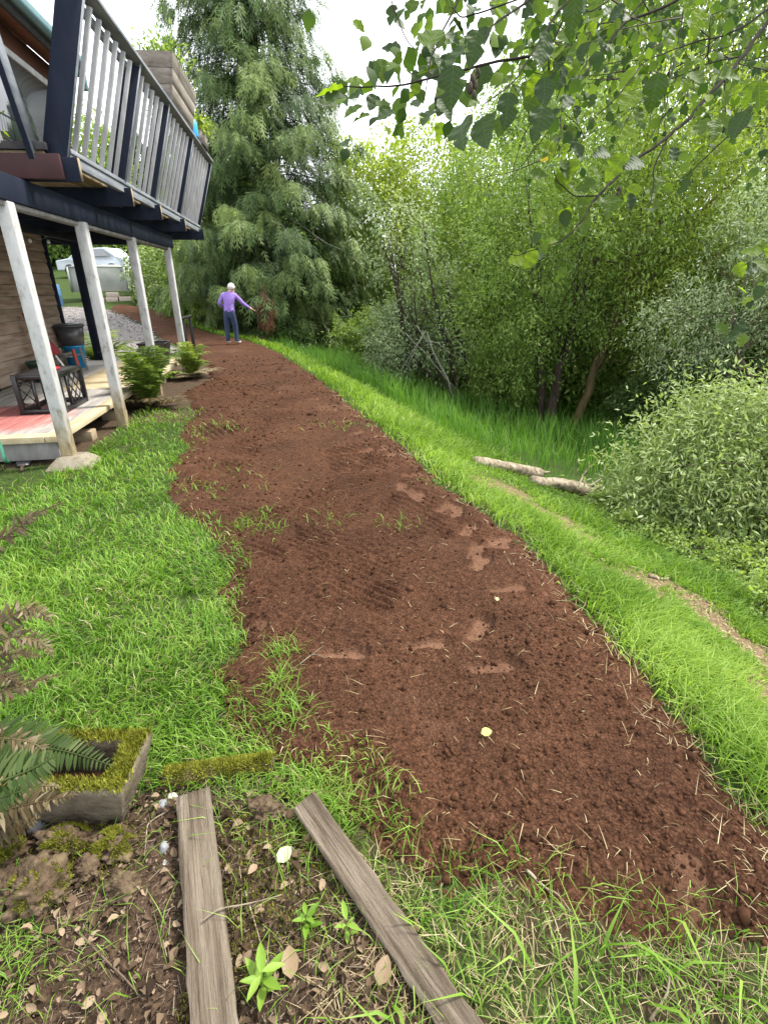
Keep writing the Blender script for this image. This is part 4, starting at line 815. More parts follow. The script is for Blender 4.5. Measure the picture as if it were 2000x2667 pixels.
    for x0, x1, y0, y1, m in [(-1.25, -0.07, 2.83, 4.6, ply), (-1.25, -0.07, 4.605, 6.35, ply), (-2.04, -1.255, 2.83, 4.6, gry), (-2.04, -1.255, 4.605, 6.35, gry), (-3.3, -2.045, 5.72, 6.35, gry)]:
        B().box(x0, x1, y0, y1, FLOOR - 0.06, FLOOR + rng.normal(0, .0015)).build('floor_panel', m, pf, bevel=0.003)
    for x, y in ((-0.20, 0.95), (-0.14, 1.98), (-0.3, 3.4), (-0.3, 5.0)): B().box(x - .2, x + .1, y - .08, y + .08, -0.04, FLOOR - 0.172).build('footing_block', MT['tan'], pf, bevel=0.01)
    B().box(-3.2, -0.13, 0.05, 0.09, 0.03, FLOOR - 0.062).build('skirt_board', MT['greywood'], pf, bevel=0.004)
    # beam and joists
    deck = bx('deck_beam', -0.07, 0.07, -1.3, 6.2, 2.335, 2.545, MT['navy'])
    B().box(-0.04, 0.045, -1.0, 6.1, 2.29, 2.333).build('ledger_strip', MT['greywood'], deck)
    bx('inner_beam', -1.72, -1.6, -1.3, 6.6, 2.45, 2.545, MT['navy'])
    bx('far_beam', -3.0, 0.0, 6.36, 6.5, 2.42, 2.545, MT['navy'])
    joists = [0.40, 2.05, 3.48, 5.23, 7.1]
    for k, a in enumerate(joists):
        j = B().box(-2.3, 0.52, a - 0.02, a + 0.02, 2.548, 2.74).build('joist', MT['navy'], root, bevel=0.004)
        B().box(0.521, 0.528, a - 0.02, a + 0.02, 2.552, 2.736).build('end_grain', MT['tan'] if k < 4 else MT['navyend'], j)
    a = -0.9
    for x0 in np.arange(-2.25, 0.20, 0.148): B().box(x0, x0 + 0.14, 0.36, 7.22, 2.742, 2.78).build('deck_board', MT['tan'], deck, bevel=0.003)
    bx('fascia_board', -2.3, 0.40, 0.30, 0.34, 2.555, 2.75, MT['maroon'])
    # outward leaning railing along the side
    slope = 0.40 / 1.17
    rail = B().bar((0.80, 0.36, 3.965), (0.80, 7.34, 3.965), 0.14, 0.04).build('top_rail', MT['rail'], root, bevel=0.006)
    B().bar((0.70, 0.40, 3.90), (0.70, 7.3, 3.90), 0.035, 0.085).build('under_rail', MT['rail'], rail, bevel=0.004)
    B().bar((0.41, 0.46, 2.80), (0.41, 7.26, 2.80), 0.10, 0.04).bar((0.42, 0.46, 2.735), (0.42, 7.26, 2.735), 0.05, 0.085).build('bottom_rail', MT['rail'], rail, bevel=0.004)
    posts = [0.42, 2.09, 3.52, 5.27, 7.26]
    def lean(x, z): return x + slope * (z - 2.76)
    for k, a in enumerate(posts):
        d_ = 0.205 if k == 0 else 0.195; z0, z1 = (2.58, 3.98) if k == 0 else (2.57, 3.94)
        o = B().bar((lean(0.40 - d_ / 2 + 0.035, z0), a, z0), (lean(0.40 - d_ / 2 + 0.035, z1), a, z1), d_, 0.045, up=(0, 1, 0)).build('railing_post', MT['navy'], rail, bevel=0.004)
        B().bar((lean(0.441, z0), a, z0), (lean(0.441, z1), a, z1), 0.008, 0.043, up=(0, 1, 0)).build('painted_lit_edge', MT['rail'], rail)  # paler strip puts the light on the post's outer edge into colour
        if k == 0:
            for zz, xx in ((2.68, .36), (2.65, .31)): B().tube([(xx, a - .03, zz), (xx, a - .022, zz)], .012, 8).build('bolt', MT['navyend'], rail)
    for k in range(4):
        a0, a1 = posts[k], posts[k + 1]; nb = [7, 6, 7, 8][k]
        for i in range(1, nb):
            a = a0 + (a1 - a0) * i / nb
            B().bar((lean(0.40, 2.80), a, 2.80), (lean(0.40, 3.90), a, 3.90), 0.042, 0.036, up=(0, 1, 0), t=rng.random()).build('baluster', MT['bal'], rail, bevel=0.003)
    # railing at the near end, leaning towards the camera
    ya = 0.36
    nr = B().bar((-2.3, ya - 0.40, 3.965), (0.74, ya - 0.40, 3.965), 0.14, 0.04).build('top_rail', MT['rail'], root, bevel=0.006)
    B().bar((-2.3, ya - 0.02, 2.81), (0.30, ya - 0.02, 2.81), 0.06, 0.06).build('bottom_rail', MT['navyend'], nr, bevel=0.004)
    def leany(z): return ya - slope * (z - 2.76)
    for x in (0.17, -1.1, -2.2):
        B().bar((x, leany(2.62), 2.62), (x, leany(3.94), 3.94), 0.045, 0.15, up=(0, 1, 0)).build('railing_post', MT['navy'], nr, bevel=0.004)
        B().bar((x + .027, leany(2.62), 2.62), (x + .027, leany(3.94), 3.94), 0.006, 0.145, up=(0, 1, 0)).build('painted_lit_edge', MT['rail'], nr)  # side strip in paler timber stands in for light on the post
    for x in (-0.07, -0.27, -0.47, -0.67, -0.87, -1.35, -1.6, -1.85): B().bar((x, leany(2.83), 2.83), (x, leany(3.9), 3.9), 0.035, 0.07, up=(0, 1, 0)).build('baluster', MT['bal'], nr, bevel=0.003)
    # upper storey
    up = bx('upper_wall', -2.2, -1.12, -1.0, 5.25, 2.79, 4.78, MT['redwood'], bevel=0)
    for a0, a1 in ((0.9, 2.5), (2.7, 4.9)):
        w = B().box(-1.12, -1.075, a0, a1, 2.95, 2.99).box(-1.12, -1.075, a0, a1, 4.42, 4.5).box(-1.12, -1.075, a0, a0 + .06, 2.99, 4.42).box(-1.12, -1.075, a1 - .06, a1, 2.99, 4.42).build('window_frame', MT['bal'], root, bevel=0.003)
        B().box(-1.11, -1.10, a0 + .06, a1 - .06, 2.99, 4.42).build('pane', MT['glassdark'], w)
    roof = B().add([(-0.86, -1.4, 4.86), (-0.86, 5.45, 4.86), (-3.9, 5.45, 6.1), (-3.9, -1.4, 6.1), (-0.86, -1.4, 4.94), (-0.86, 5.45, 4.94), (-3.9, 5.45, 6.18), (-3.9, -1.4, 6.18)],
                   np.array([[3, 2, 1, 0], [4, 5, 6, 7], [0, 1, 5, 4], [1, 2, 6, 5], [2, 3, 7, 6], [3, 0, 4, 7]])).build('roof', MT['redwood'], root)
    B().box(-0.86, -0.82, -1.4, 5.45, 4.74, 4.93).build('fascia', MT['navyend'], roof)
    g = []
    for y in (-1.4, 5.4): g += [(-0.82, y, 4.95), (-0.82, y, 4.85), (-0.72, y, 4.85), (-0.69, y, 4.96), (-0.70, y, 4.96), (-0.73, y, 4.865), (-0.805, y, 4.865), (-0.805, y, 4.95)]
    B().add(g, np.array([[i, (i + 1) % 8, 8 + (i + 1) % 8, 8 + i] for i in range(8)])).build('gutter', MT['teal'], roof)
    B().box(-0.80, -0.71, 5.33, 5.42, 4.55, 4.86).build('downpipe', MT['teal'], roof, bevel=.01)
    B().box(-1.12, -0.86, -1.4, 5.4, 4.79, 4.82).build('soffit', MT['redwood'], roof)
    return root
HOUSE = house()

# ------------------------------------------------------------------ things on the porch and the deck
def hthing(name, label, cat, b, a, z, rz=0.0, group=None): return thing(name, label, cat, hw(b, a, z), HA + rz, group)
def porch_things():
    # black lattice crate used as a table, on its end
    t = hthing('crate_table', 'black plastic lattice crate standing as a side table on the porch', 'crate', -0.68, 1.50, FLOOR + .002, 0.03)
    w, d, h = 0.23, 0.36, 0.46
    for x in (-w, w):
        for y in (-d, d): B().bar((x, y, 0), (x, y, h), 0.05, 0.05, up=(0, 1, 0)).build('leg', MT['black'], t, bevel=.006)
    for z in (0.03, h - 0.03):
        for x in (-w, w): B().bar((x, -d, z), (x, d, z), 0.045, 0.05).build('rail', MT['black'], t, bevel=.005)
        for y in (-d, d): B().bar((-w, y, z), (w, y, z), 0.045, 0.05).build('rail', MT['black'], t, bevel=.005)
    B().box(-w, w, -d, d, h - 0.022, h - 0.008).build('table_top', MT['bin'], t, bevel=.004)
    lat = B()
    for x in (w,):
        for k in range(-4, 5):
            for s in (-1, 1):
                y0 = k * 0.16; p = np.array([x, y0 - s * 0.2, 0.05]); q = np.array([x, y0 + s * 0.2, h - 0.05])
                lo, hi = 0.0, 1.0
                for tt in np.linspace(0, 1, 2): pass
                yy = [p[1], q[1]]
                f0 = np.clip((-0.12 - p[1]) / (q[1] - p[1]), 0, 1); f1 = np.clip((d - 0.03 - p[1]) / (q[1] - p[1]), 0, 1)
                if abs(f1 - f0) > 0.15: lat.bar(p + (q - p) * min(f0, f1), p + (q - p) * max(f0, f1), 0.010, 0.012, up=(1, 0, 0))
    lat.bar((w, -0.12, .05), (w, -0.12, h - .05), .03, .03, up=(0, 1, 0)); lat.build('lattice', MT['black'], t); lat = B()
    for k in range(-3, 4):
        for s in (-1, 1):
            p = np.array([k * .14 - s * .16, -d, .05]); q = np.array([k * .14 + s * .16, -d, h - .05])
            f0 = np.clip((-w + .03 - p[0]) / (q[0] - p[0]), 0, 1); f1 = np.clip((-0.05 - p[0]) / (q[0] - p[0]), 0, 1)
            if abs(f1 - f0) > 0.15: lat.bar(p + (q - p) * min(f0, f1), p + (q - p) * max(f0, f1), 0.010, 0.012, up=(0, 1, 0))
    lat.bar((-.05, -d, .05), (-.05, -d, h - .05), .03, .03, up=(1, 0, 0))
    lat.build('lattice', MT['black'], t)
    st = hthing('stone', 'pale round stone lying inside the black crate', 'stone', -0.56, 1.38, FLOOR + .0)
    V = unit(ICO_V) * np.array([.06, .08, .07]) + [0, 0, .07]; link('pebble', mesh('pebble', V, ICO_F, MT['block'], np.full(12, .5), True), st).modifiers.new('s', 'SUBSURF').render_levels = 2
    c = hthing('red_cup', 'tall red plastic cup on the back corner of the black crate', 'cup', -0.82, 1.74, FLOOR + h - .006)
    B().lathe([(0.0, 0.0), (0.045, 0.0), (0.066, 0.20), (0.074, 0.20), (0.074, 0.21), (0.066, 0.212), (0.058, 0.20), (0.04, 0.01), (0, 0.01)], 20).build('cup', MT['red'], c, smooth=True)
    c = hthing('red_ashtray', 'small red and white dish on the black crate top', 'dish', -0.62, 1.54, FLOOR + h - .006)
    B().lathe([(0, 0), (.05, 0), (.075, .03), (.07, .032), (.048, .008), (0, .008)], 18).build('dish', MT['red'], c, smooth=True)
    B().lathe([(0, .009), (.02, .009), (.022, .03), (0, .034)], 10, (-.03, -.03, 0)).build('lid', MT['whiteplastic'], c)
    # bench at the left edge
    t = hthing('porch_bench', 'grey wooden bench with curved metal arms at the left edge of the porch', 'bench', -2.0, 1.75, FLOOR + .002)
    for i in range(4): B().box(-.34 + i * .15, -.21 + i * .15, -.9, .55, .40, .435).build('seat_slat', MT['greywood'], t, bevel=.005)
    for y in (-.75, .45):
        for x in (-.3, .22): B().box(x - .05, x + .05, y - .04, y + .04, 0, .40).build('leg', MT['redbrown'], t, bevel=.006)
    for y in (-.78, .50):
        an = np.linspace(0, math.pi * .62, 10); B().tube(np.column_stack([.32 - .5 * (1 - np.cos(an)) * .6, np.full(10, y), .1 + .55 * np.sin(an)]), .014, 6).build('arm', MT['black'], t, smooth=True)
    for i in range(3): B().box(-.40, -.37, -.9, .55, .55 + i * .13, .65 + i * .13).build('back_slat', MT['greywood'], t, bevel=.005)
    # folded umbrella leaning at the wall
    t = hthing('folded_umbrella', 'folded faded red umbrella with a white pole leaning at the house wall', 'umbrella', -1.50, 3.9, FLOOR)
    p, q = np.array([0.12, 0, 0.02]), np.array([-0.46, 0.12, 1.05]); ax = q - p
    B().tube([p, p + ax * .45], [.017, .017], 8).build('pole', MT['whiteplastic'], t, smooth=True)
    b = B(); rr = []; n = 14
    for f, r in ((.34, .03), (.35, .10), (.45, .09), (.62, .07), (.82, .04), (.97, .012)): rr.append((f, r))
    P = np.array([p + ax * f for f, r in rr]); b.tube(P, [r for f, r in rr], n)
    V, Fa, tt = b.arrays(); k = np.arange(len(V)) % n; V = V + (V - P[np.arange(len(V)) // n]) * (0.14 * np.where(k % 2 == 0, 1, -1))[:, None]
    link('canopy', mesh('canopy', V, Fa, MT['redcloth'], tt), t)
    # bins at the far corner
    t = hthing('blue_bucket', 'bright blue bucket under the black lidded tub by the wall corner', 'bucket', -1.80, 5.30, FLOOR)
    B().lathe([(0, 0), (.15, 0), (.175, .38), (.185, .38), (.185, .40), (.17, .405), (.165, .38), (.14, .02), (0, .02)], 22).build('bucket', MT['blue'], t, smooth=True)
    t = hthing('black_tub', 'black plastic tub with a lid stacked on the blue bucket', 'tub', -1.80, 5.30, FLOOR + .405)
    B().lathe([(0, 0), (.19, 0), (.235, .33), (.0, .33)], 24).build('tub', MT['bin'], t, smooth=False)
    B().lathe([(0, .38), (.2, .38), (.25, .36), (.262, .335), (.255, .325), (.24, .332)], 24).build('lid', MT['bin'], t, smooth=True)
    t = hthing('wooden_stool', 'small wooden stool with red brown and grey legs beside the blue bucket', 'stool', -1.72, 4.75, FLOOR)
    for x in (-.17, .17):
        for y in (-.15, .15):
            B().bar((x * 1.25, y * 1.15, 0), (x, y, .40), .055, .035).build('leg', MT['redbrown'] if y < 0 else MT['greywood'], t, bevel=.004)
    for y in (-.15, .15): B().bar((-.17, y, .28), (.17, y, .28), .05, .025).build('stretcher', MT['greywood'], t)
    B().box(-.05, .05, -.18, .18, .30, .33).build('seat_slat', MT['greywood'], t, bevel=.004)
    t = hthing('green_pot', 'dull green pot behind the white umbrella pole', 'pot', -1.75, 3.7, FLOOR)
    B().lathe([(0, 0), (.12, 0), (.17, .28), (.185, .28), (.185, .32), (.165, .32), (.15, .27), (0, .25)], 20).build('pot', plain('dull green glaze', (.03, .06, .045)), t, smooth=True)
    t = hthing('black_planter', 'square black planter pot behind the last porch posts', 'pot', -0.35, 5.25, FLOOR)
    b = B(); V = []
    for s, z in ((.17, 0), (.24, .40), (.255, .40), (.255, .43), (.225, .43), (.15, .03)): V += [(-s, -s, z), (s, -s, z), (s, s, z), (-s, s, z)]
    b.add(V, np.array([(i * 4 + j, i * 4 + (j + 1) % 4, i * 4 + 4 + (j + 1) % 4, i * 4 + 4 + j) for i in range(5) for j in range(4)] + [(20, 21, 22, 23)])); b.build('pot', MT['black'], t, bevel=.01)
    t = hthing('handrail', 'short black metal handrail at the far end of the porch', 'handrail', -0.05, 6.62, 0.05)
    for y in (0, .75): B().box(-.03, .03, y - .03, y + .03, 0, .98).build('post', MT['black'], t, bevel=.004)
    B().box(-.04, .04, -.10, .85, .981, 1.02).build('grip', MT['black'], t, bevel=.006)
    # string lights under the deck
    t = hthing('string_lights', 'two small round white bulbs on a wire under the deck', 'string lights', -1.66, 4.6, 2.44)
    B().tube([(0, -1.2, -.02), (0, -.4, -.06), (0, .3, -.03), (0, 1.0, -.05)], .004, 5).build('wire', MT['black'], t)
    for y, z in ((-.35, -.085), (.32, -.06)): B().lathe([(0, -.03), (.02, -.022), (.028, 0), (.02, .02), (.01, .035), (0, .035)], 10, (0, y, z - .02)).build('bulb', MT['whiteplastic'], t, smooth=True)
    # deck: planter box with a plant, blue jug, small box, white pot
    t = hthing('wooden_planter', 'weathered wooden planter box hung on the deck railing', 'planter', 0.72, 4.35, 3.99)
    for i in range(3):
        z0, z1 = .02 + i * .168, .02 + (i + 1) * .168 - .004; w0, w1 = .15 + .22 * z0, .15 + .22 * z1; l0, l1 = .76 + .2 * z0, .76 + .2 * z1; th = .028
        for sg in (-1, 1):
            V = [(sg * (w0 - th), -l0, z0), (sg * w0, -l0, z0), (sg * w1, -l1, z1), (sg * (w1 - th), -l1, z1)]; V += [(x, -y, z) for x, y, z in V]
            B().add(V, np.array([[0, 1, 2, 3], [7, 6, 5, 4], [1, 5, 6, 2], [3, 2, 6, 7], [0, 4, 5, 1], [0, 3, 7, 4]])).build('board', MT['wood'], t, bevel=.003)
            V = [(-w0 + th, sg * (l0 - th), z0), (-w0 + th, sg * (l0 - .003), z0), (-w1 + th, sg * (l1 - .003), z1), (-w1 + th, sg * (l1 - th), z1)]; V += [(-x, y, z) for x, y, z in V]
            B().add(V, np.array([[0, 1, 2, 3], [7, 6, 5, 4], [1, 5, 6, 2], [3, 2, 6, 7], [0, 4, 5, 1], [0, 3, 7, 4]])).build('board', MT['wood'], t, bevel=.003)
    B().box(-.15, .15, -.76, .76, .0, .03).build('bottom', MT['wood'], t); B().box(-.19, .19, -.8, .8, .40, .44).build('potting_soil', MT['soil'], t)
    def plant(name, label, b, a, z, n, r, h, mat, lf):
        root = hthing(name, label, 'plant', b, a, z); bb = B()
        for i in range(max(4, n // 60)): bb.tube(limb_path((0, 0, 0), (rng.normal(0, r * .5), rng.normal(0, r * .5), h * (.5 + .5 * rng.random())), 0, 5), np.linspace(.006, .002, 5), 4)
        bb.build('stem', MT['bark'], root)
        p = rng.normal(0, 1, (n, 3)) * [r * .5, r * .5, h * .28] + [0, 0, h * .55]; p[:, 2] = np.abs(p[:, 2])
        V, Fa, t_ = scatter(LEAF_V, LEAF_F, p, frames(unit(p * [1, 1, .2] + rand_dir(n) * .3), unit(rand_dir(n) + [0, 0, 1.])), np.column_stack([np.full(n, lf[1]), lf[0] * (.7 + .6 * rng.random(n)), np.full(n, lf[1])]), rng.random(n))
        o = link('foliage', mesh('foliage', V, Fa, mat, t_), root); o['kind'] = 'stuff'
    plant('planter_plant', 'leafy green plant growing in the hung wooden planter', 0.72, 4.0, 4.42, 700, .30, .38, MT['fol_mid'], (.07, .03))
    plant('planter_plant', 'wispy yellow green plant at the far end of the hung planter', 0.74, 4.95, 4.42, 420, .2, .24, MT['fol_yg'], (.06, .02))
    t = hthing('blue_jug', 'bright blue plastic jug standing on the deck rail', 'jug', 0.80, 5.55, 3.99)
    B().lathe([(0, 0), (.085, 0), (.09, .03), (.09, .22), (.05, .27), (.03, .28), (.03, .31), (0, .31)], 16).build('jug', MT['blue'], t, smooth=True)
    t = hthing('small_planter', 'small weathered wooden box planter at the end of the deck rail', 'planter', 0.78, 6.2, 3.99)
    for y in (-.3, .3): B().box(-.12, .12, y - .012, y + .012, 0, .2).build('board', MT['wood'], t)
    for x in (-.108, .108): B().box(x - .012, x + .012, -.286, .286, 0, .2).build('board', MT['wood'], t)
    plant('planter_plant', 'yellow leaved plant in the small box planter by the blue jug', 0.78, 6.1, 4.12, 500, .22, .30, MT['fol_yg'], (.08, .05))
    t = hthing('white_pot', 'white flower pot behind the near balusters at the upper left', 'pot', -0.62, 0.95, 2.785)
    B().lathe([(0, 0), (.12, 0), (.17, .24), (.185, .24), (.185, .29), (.16, .29), (0, .26)], 20).build('pot', MT['whiteplastic'], t, smooth=True)
    plant('potted_flowers', 'yellow flowering plant in the white pot on the deck', -0.62, 0.95, 3.05, 420, .24, .28, MT['fol_yg'], (.07, .04))
    # hose and trowel by the first post
    p = gp(60, 1190); t = thing('garden_hose', 'green hose end curling down from the porch edge', 'hose', (float(p[0]), float(p[1]), 0))
    pts = np.array([at_y(-40, 1080, 5.05), at_y(5, 1170, 5.0), at_y(15, 1205, 4.95), gp(25, 1213), gp(36, 1205), gp(32, 1196)]) - p; pts[:, 2] = np.maximum(pts[:, 2], .02)
    s = np.linspace(0, 5, 22); P = np.column_stack([np.interp(s, range(6), pts[:, k]) for k in range(3)]); b = B().tube(P, .016, 8); o = b.build('hose', MT['hose'], t, smooth=True)
    p = gp(62, 1218); t = thing('trowel', 'small dark garden trowel lying on bare earth by the first post', 'trowel', p, 0.5)
    B().add([(-.05, 0, .02), (.05, 0, .02), (.07, .14, .03), (0, .25, .035), (-.07, .14, .03), (-.05, 0, .03), (.05, 0, .03), (.07, .14, .042), (0, .25, .045), (-.07, .14, .042)],
            np.array([[0, 4, 3, 3], [0, 3, 1, 1], [1, 3, 2, 2], [5, 6, 8, 8], [6, 7, 8, 8], [5, 8, 9, 9], [0, 1, 6, 5], [1, 2, 7, 6], [2, 3, 8, 7], [3, 4, 9, 8], [4, 0, 5, 9]])).build('blade', MT['bin'], t)
    B().tube([(0, 0, .03), (0, -.07, .035), (0, -.20, .03)], [.012, .016, .014], 8).build('handle', MT['bark'], t, smooth=True)
porch_things()

def background_things():
    p = T(-12.15, 26.3, 0); t = thing('grey_box', 'large cloudy grey box on pale blocks up the slope behind the porch', 'box', p, 0.30)
    B().box(-1.7, .55, -.7, .7, .30, 1.28).build('body', MT['tank'], t, bevel=.02)
    for x in (-1.7, .55):
        for y in (-.72, .72): B().box(x - .04, x + .04, y - .04, y + .04, .28, 1.30).build('corner_post', MT['tank'], t)
    B().add([(-1.75, -.75, 1.285), (.6, -.75, 1.285), (.6, .75, 1.285), (-1.75, .75, 1.285), (-1.4, -.2, 1.40), (.2, -.2, 1.40), (.2, .3, 1.40), (-1.4, .3, 1.40)],
            np.array([[0, 1, 5, 4], [1, 2, 6, 5], [2, 3, 7, 6], [3, 0, 4, 7], [4, 5, 6, 7], [3, 2, 1, 0]])).build('lid', MT['tank'], t)
    for k, (x, y, z, lb) in enumerate([(-.7, -.85, 0, 'pale concrete block left under the grey box'), (-.15, -.85, 0, 'pale concrete block in the middle under the grey box'), (.4, -.85, 0, 'pale concrete block right under the grey box'), (-.1, -.84, .2, 'pale concrete block on top of the row under the grey box')]):
        q = p + np.array([x * math.cos(.3) - y * math.sin(.3), x * math.sin(.3) + y * math.cos(.3), 0]); q[2] = float(gz(q[0], q[1])) + z - .03
        o = thing('concrete_block', lb, 'block', q, .3, 'blocks under the grey box'); B().box(-.25, .25, -.12, .12, 0, .195).build('block', MT['block'], o, bevel=.012)
    p = T(-15.6, 32.5, 0); t = thing('parked_car', 'white car parked up the slope behind the hedge', 'car', p, -.25)
    prof = [(-2.2, .35), (-2.2, .85), (-1.35, .95), (-.75, 1.42), (.9, 1.45), (1.55, 1.0), (2.15, .9), (2.2, .35)]
    def slab(pr, w0, w1, name, mat, par):
        n = len(pr); V = [(x, -w0 if z < 1 else -w1, z) for x, z in pr] + [(x, w0 if z < 1 else w1, z) for x, z in pr]
        me = mesh(name, V, [tuple(range(n)), tuple(range(2 * n - 1, n - 1, -1))] + [(i, n + i, n + (i + 1) % n, (i + 1) % n) for i in range(n)], mat); o = link(name, me, par); bv = o.modifiers.new('b', 'BEVEL'); bv.width = .06; bv.segments = 2; return o
    slab(prof, .88, .70, 'body', MT['carpaint'], t)
    for y in (-1, 1):
        for pr in ([(-1.15, 1.0), (-.7, 1.34), (-.05, 1.37), (-.05, 1.0)], [(.05, 1.0), (.05, 1.37), (.85, 1.37), (1.35, 1.02)]):
            n = 4; V = [(x, y * (.80 if z > 1.1 else .89), z) for x, z in pr]; link('window', mesh('window', V, [tuple(range(n))], MT['glassdark']), t)
    for x in (-1.35, 1.35):
        for y in (-.8, .8):
            w = B().tube([(x, y - .1, .33), (x, y + .1, .33)], .33, 18).build('wheel', MT['black'], t); B().tube([(x, y - .11, .33), (x, y + .11, .33)], .2, 12).build('rim', MT['tank'], w)
    p = T(-13.9, 24.2, 0); t = thing('blue_drum', 'blue drum standing behind the porch posts beside the grey box', 'drum', p)
    B().lathe([(0, 0), (.28, 0), (.30, .05), (.30, .42), (.31, .45), (.30, .48), (.30, .85), (.27, .88), (0, .88)], 20).build('drum', plain('faded blue plastic', (.06, .14, .28)), t, smooth=True)
    t = thing('red_cabinet', 'red metal cabinet standing beside the blue drum behind the porch', 'cabinet', T(-14.5, 24.6, 0))
    B().box(-.35, .35, -.25, .25, .02, 1.5).build('body', plain('dark red metal', (.2, .03, .03)), t, bevel=.02); B().box(-.31, .31, -.262, -.252, .1, 1.42).build('door', plain('dark red door', (.22, .035, .03)), t)
background_things()

# ------------------------------------------------------------------ the person
def person():
    pos = gp(607, 896, 0.045); root = thing('person', 'person in purple sweater and navy trousers reaching towards the cedar', 'person', pos, -0.12)
    J = [((0, 0, .90), .135), ((0.01, .02, 1.08), .135), ((.03, .06, 1.27), .15), ((.07, .10, 1.42), .058), ((.10, .13, 1.50), .075), ((.115, .145, 1.585), .08),
         ((-.155, .06, 1.355), .078), ((-.27, -.02, 1.13), .056), ((-.20, .17, 1.03), .042), ((.20, .09, 1.345), .078), ((.37, .17, 1.13), .056), ((.545, .26, .99), .038), ((.60, .29, .955), .032),
         ((-.095, 0, .80), .105), ((-.125, .03, .46), .078), ((-.14, -.02, .10), .062), ((-.15, .11, .045), .045), ((.095, 0, .80), .105), ((.12, .05, .46), .078), ((.13, .01, .10), .062), ((.20, .11, .045), .045)]
    Ed = [(0, 1), (1, 2), (2, 3), (3, 4), (4, 5), (2, 6), (6, 7), (7, 8), (2, 9), (9, 10), (10, 11), (11, 12), (0, 13), (13, 14), (14, 15), (15, 16), (0, 17), (17, 18), (18, 19), (19, 20)]
    me = bpy.data.meshes.new('tmp'); me.from_pydata([j[0] for j in J], Ed, []); ob = bpy.data.objects.new('tmp', me); COL.objects.link(ob)
    sk = ob.modifiers.new('skin', 'SKIN'); sk.use_smooth_shade = True; ss = ob.modifiers.new('sub', 'SUBSURF'); ss.levels = 2; ss.render_levels = 2
    for i, (p, r) in enumerate(J):
        sv = me.skin_vertices[0].data[i]; sv.radius = (r, r * (.82 if i in (0, 1, 2) else 1)); sv.use_root = (i == 0)
    dg = bpy.context.evaluated_depsgraph_get(); m2 = bpy.data.meshes.new_from_object(ob.evaluated_get(dg)); bpy.data.objects.remove(ob)
    V = np.zeros(len(m2.vertices) * 3, np.float32); m2.vertices.foreach_get('co', V); V = V.reshape(-1, 3).astype(float); Fs = [tuple(p.vertices) for p in m2.polygons]
    # fingers, nose and ears joined into the body surface
    b = B()
    for hp, fd in ((np.array([.615, .30, .945]), unit(np.array([.8, .38, -.35]))), (np.array([-.19, .19, 1.02]), unit(np.array([.5, .8, -.1])))):
        sd_ = unit(np.cross(fd, [0, 0, 1]));
        for k, (o, L) in enumerate(((-.024, .055), (-.008, .068), (.008, .072), (.024, .062))): b.tube([hp + sd_ * o - fd * .03, hp + sd_ * o + fd * L * .6, hp + sd_ * o + fd * L + [0, 0, -.018]], [.010, .009, .006], 6)
        b.tube([hp - fd * .03 - sd_ * .02, hp - sd_ * .045 + fd * .01, hp - sd_ * .05 + fd * .035], [.011, .010, .007], 6)
    b.tube([(.12, .22, 1.56), (.125, .245, 1.54)], [.012, .014], 6); b.tube([(.02, .14, 1.55), (.03, .135, 1.585)], [.014, .012], 6); b.tube([(.20, .15, 1.55), (.198, .145, 1.585)], [.014, .012], 6)
    V2, F2, _ = b.arrays(); n0 = len(V); V = np.concatenate([V, V2]); Fs += [tuple(int(i) + n0 for i in f) for f in F2]
    mats = [plain('skin', (.55, .33, .25), .5, .3), rough_mat('purple knit', [(.3, (.20, .125, .42)), (.7, (.31, .21, .56))], 14, (1, 1, 3), .9, .1, .5, 60, .006), rough_mat('navy trouser cloth', [(.3, (.022, .034, .075)), (.7, (.05, .07, .13))], 10, (1, 1, .4), .85, .15, .3), plain('white shoe', (.75, .75, .75), .6, .3)]
    o = link('body', mesh('body', V, Fs, mats, None, True), root)
    for p in o.data.polygons:
        c = np.mean([V[i] for i in p.vertices], 0); hand = (c[0] > .56) or (c[0] > -.235 and c[0] < -.1 and c[1] > .15 and .95 < c[2] < 1.1)
        p.material_index = 0 if (c[2] > 1.445 or hand) else 3 if c[2] < .085 else 2 if c[2] < .93 else 1
    hv = unit(ICO_V); c = np.array([.105, .125, 1.575]); hb = B()
    for la in range(9):
        th = la / 8 * math.pi * .68; ring = []
        hb.v.append(np.array([(c[0] + .098 * math.sin(th) * math.cos(a) * (1.05 + .05 * math.sin(7 * a)), c[1] - .012 + .108 * math.sin(th) * math.sin(a) * (1.02 if math.sin(a) < 0 else .72), c[2] + .105 * math.cos(th)) for a in np.arange(14) * 2 * math.pi / 14])); hb.t.append(np.full(14, .5))
    hb.f.append(np.array([t for i in range(8) for j in range(14) for t in ((i * 14 + j, (i + 1) * 14 + j, (i + 1) * 14 + (j + 1) % 14), (i * 14 + j, (i + 1) * 14 + (j + 1) % 14, i * 14 + (j + 1) % 14))])); hb.n = 126
    hb.build('hair', rough_mat('white hair', [(.3, (.55, .53, .50)), (.7, (.82, .80, .77))], 40, (1, 1, .3), .7, .2, .6, 80, .01), root, smooth=True)
person()

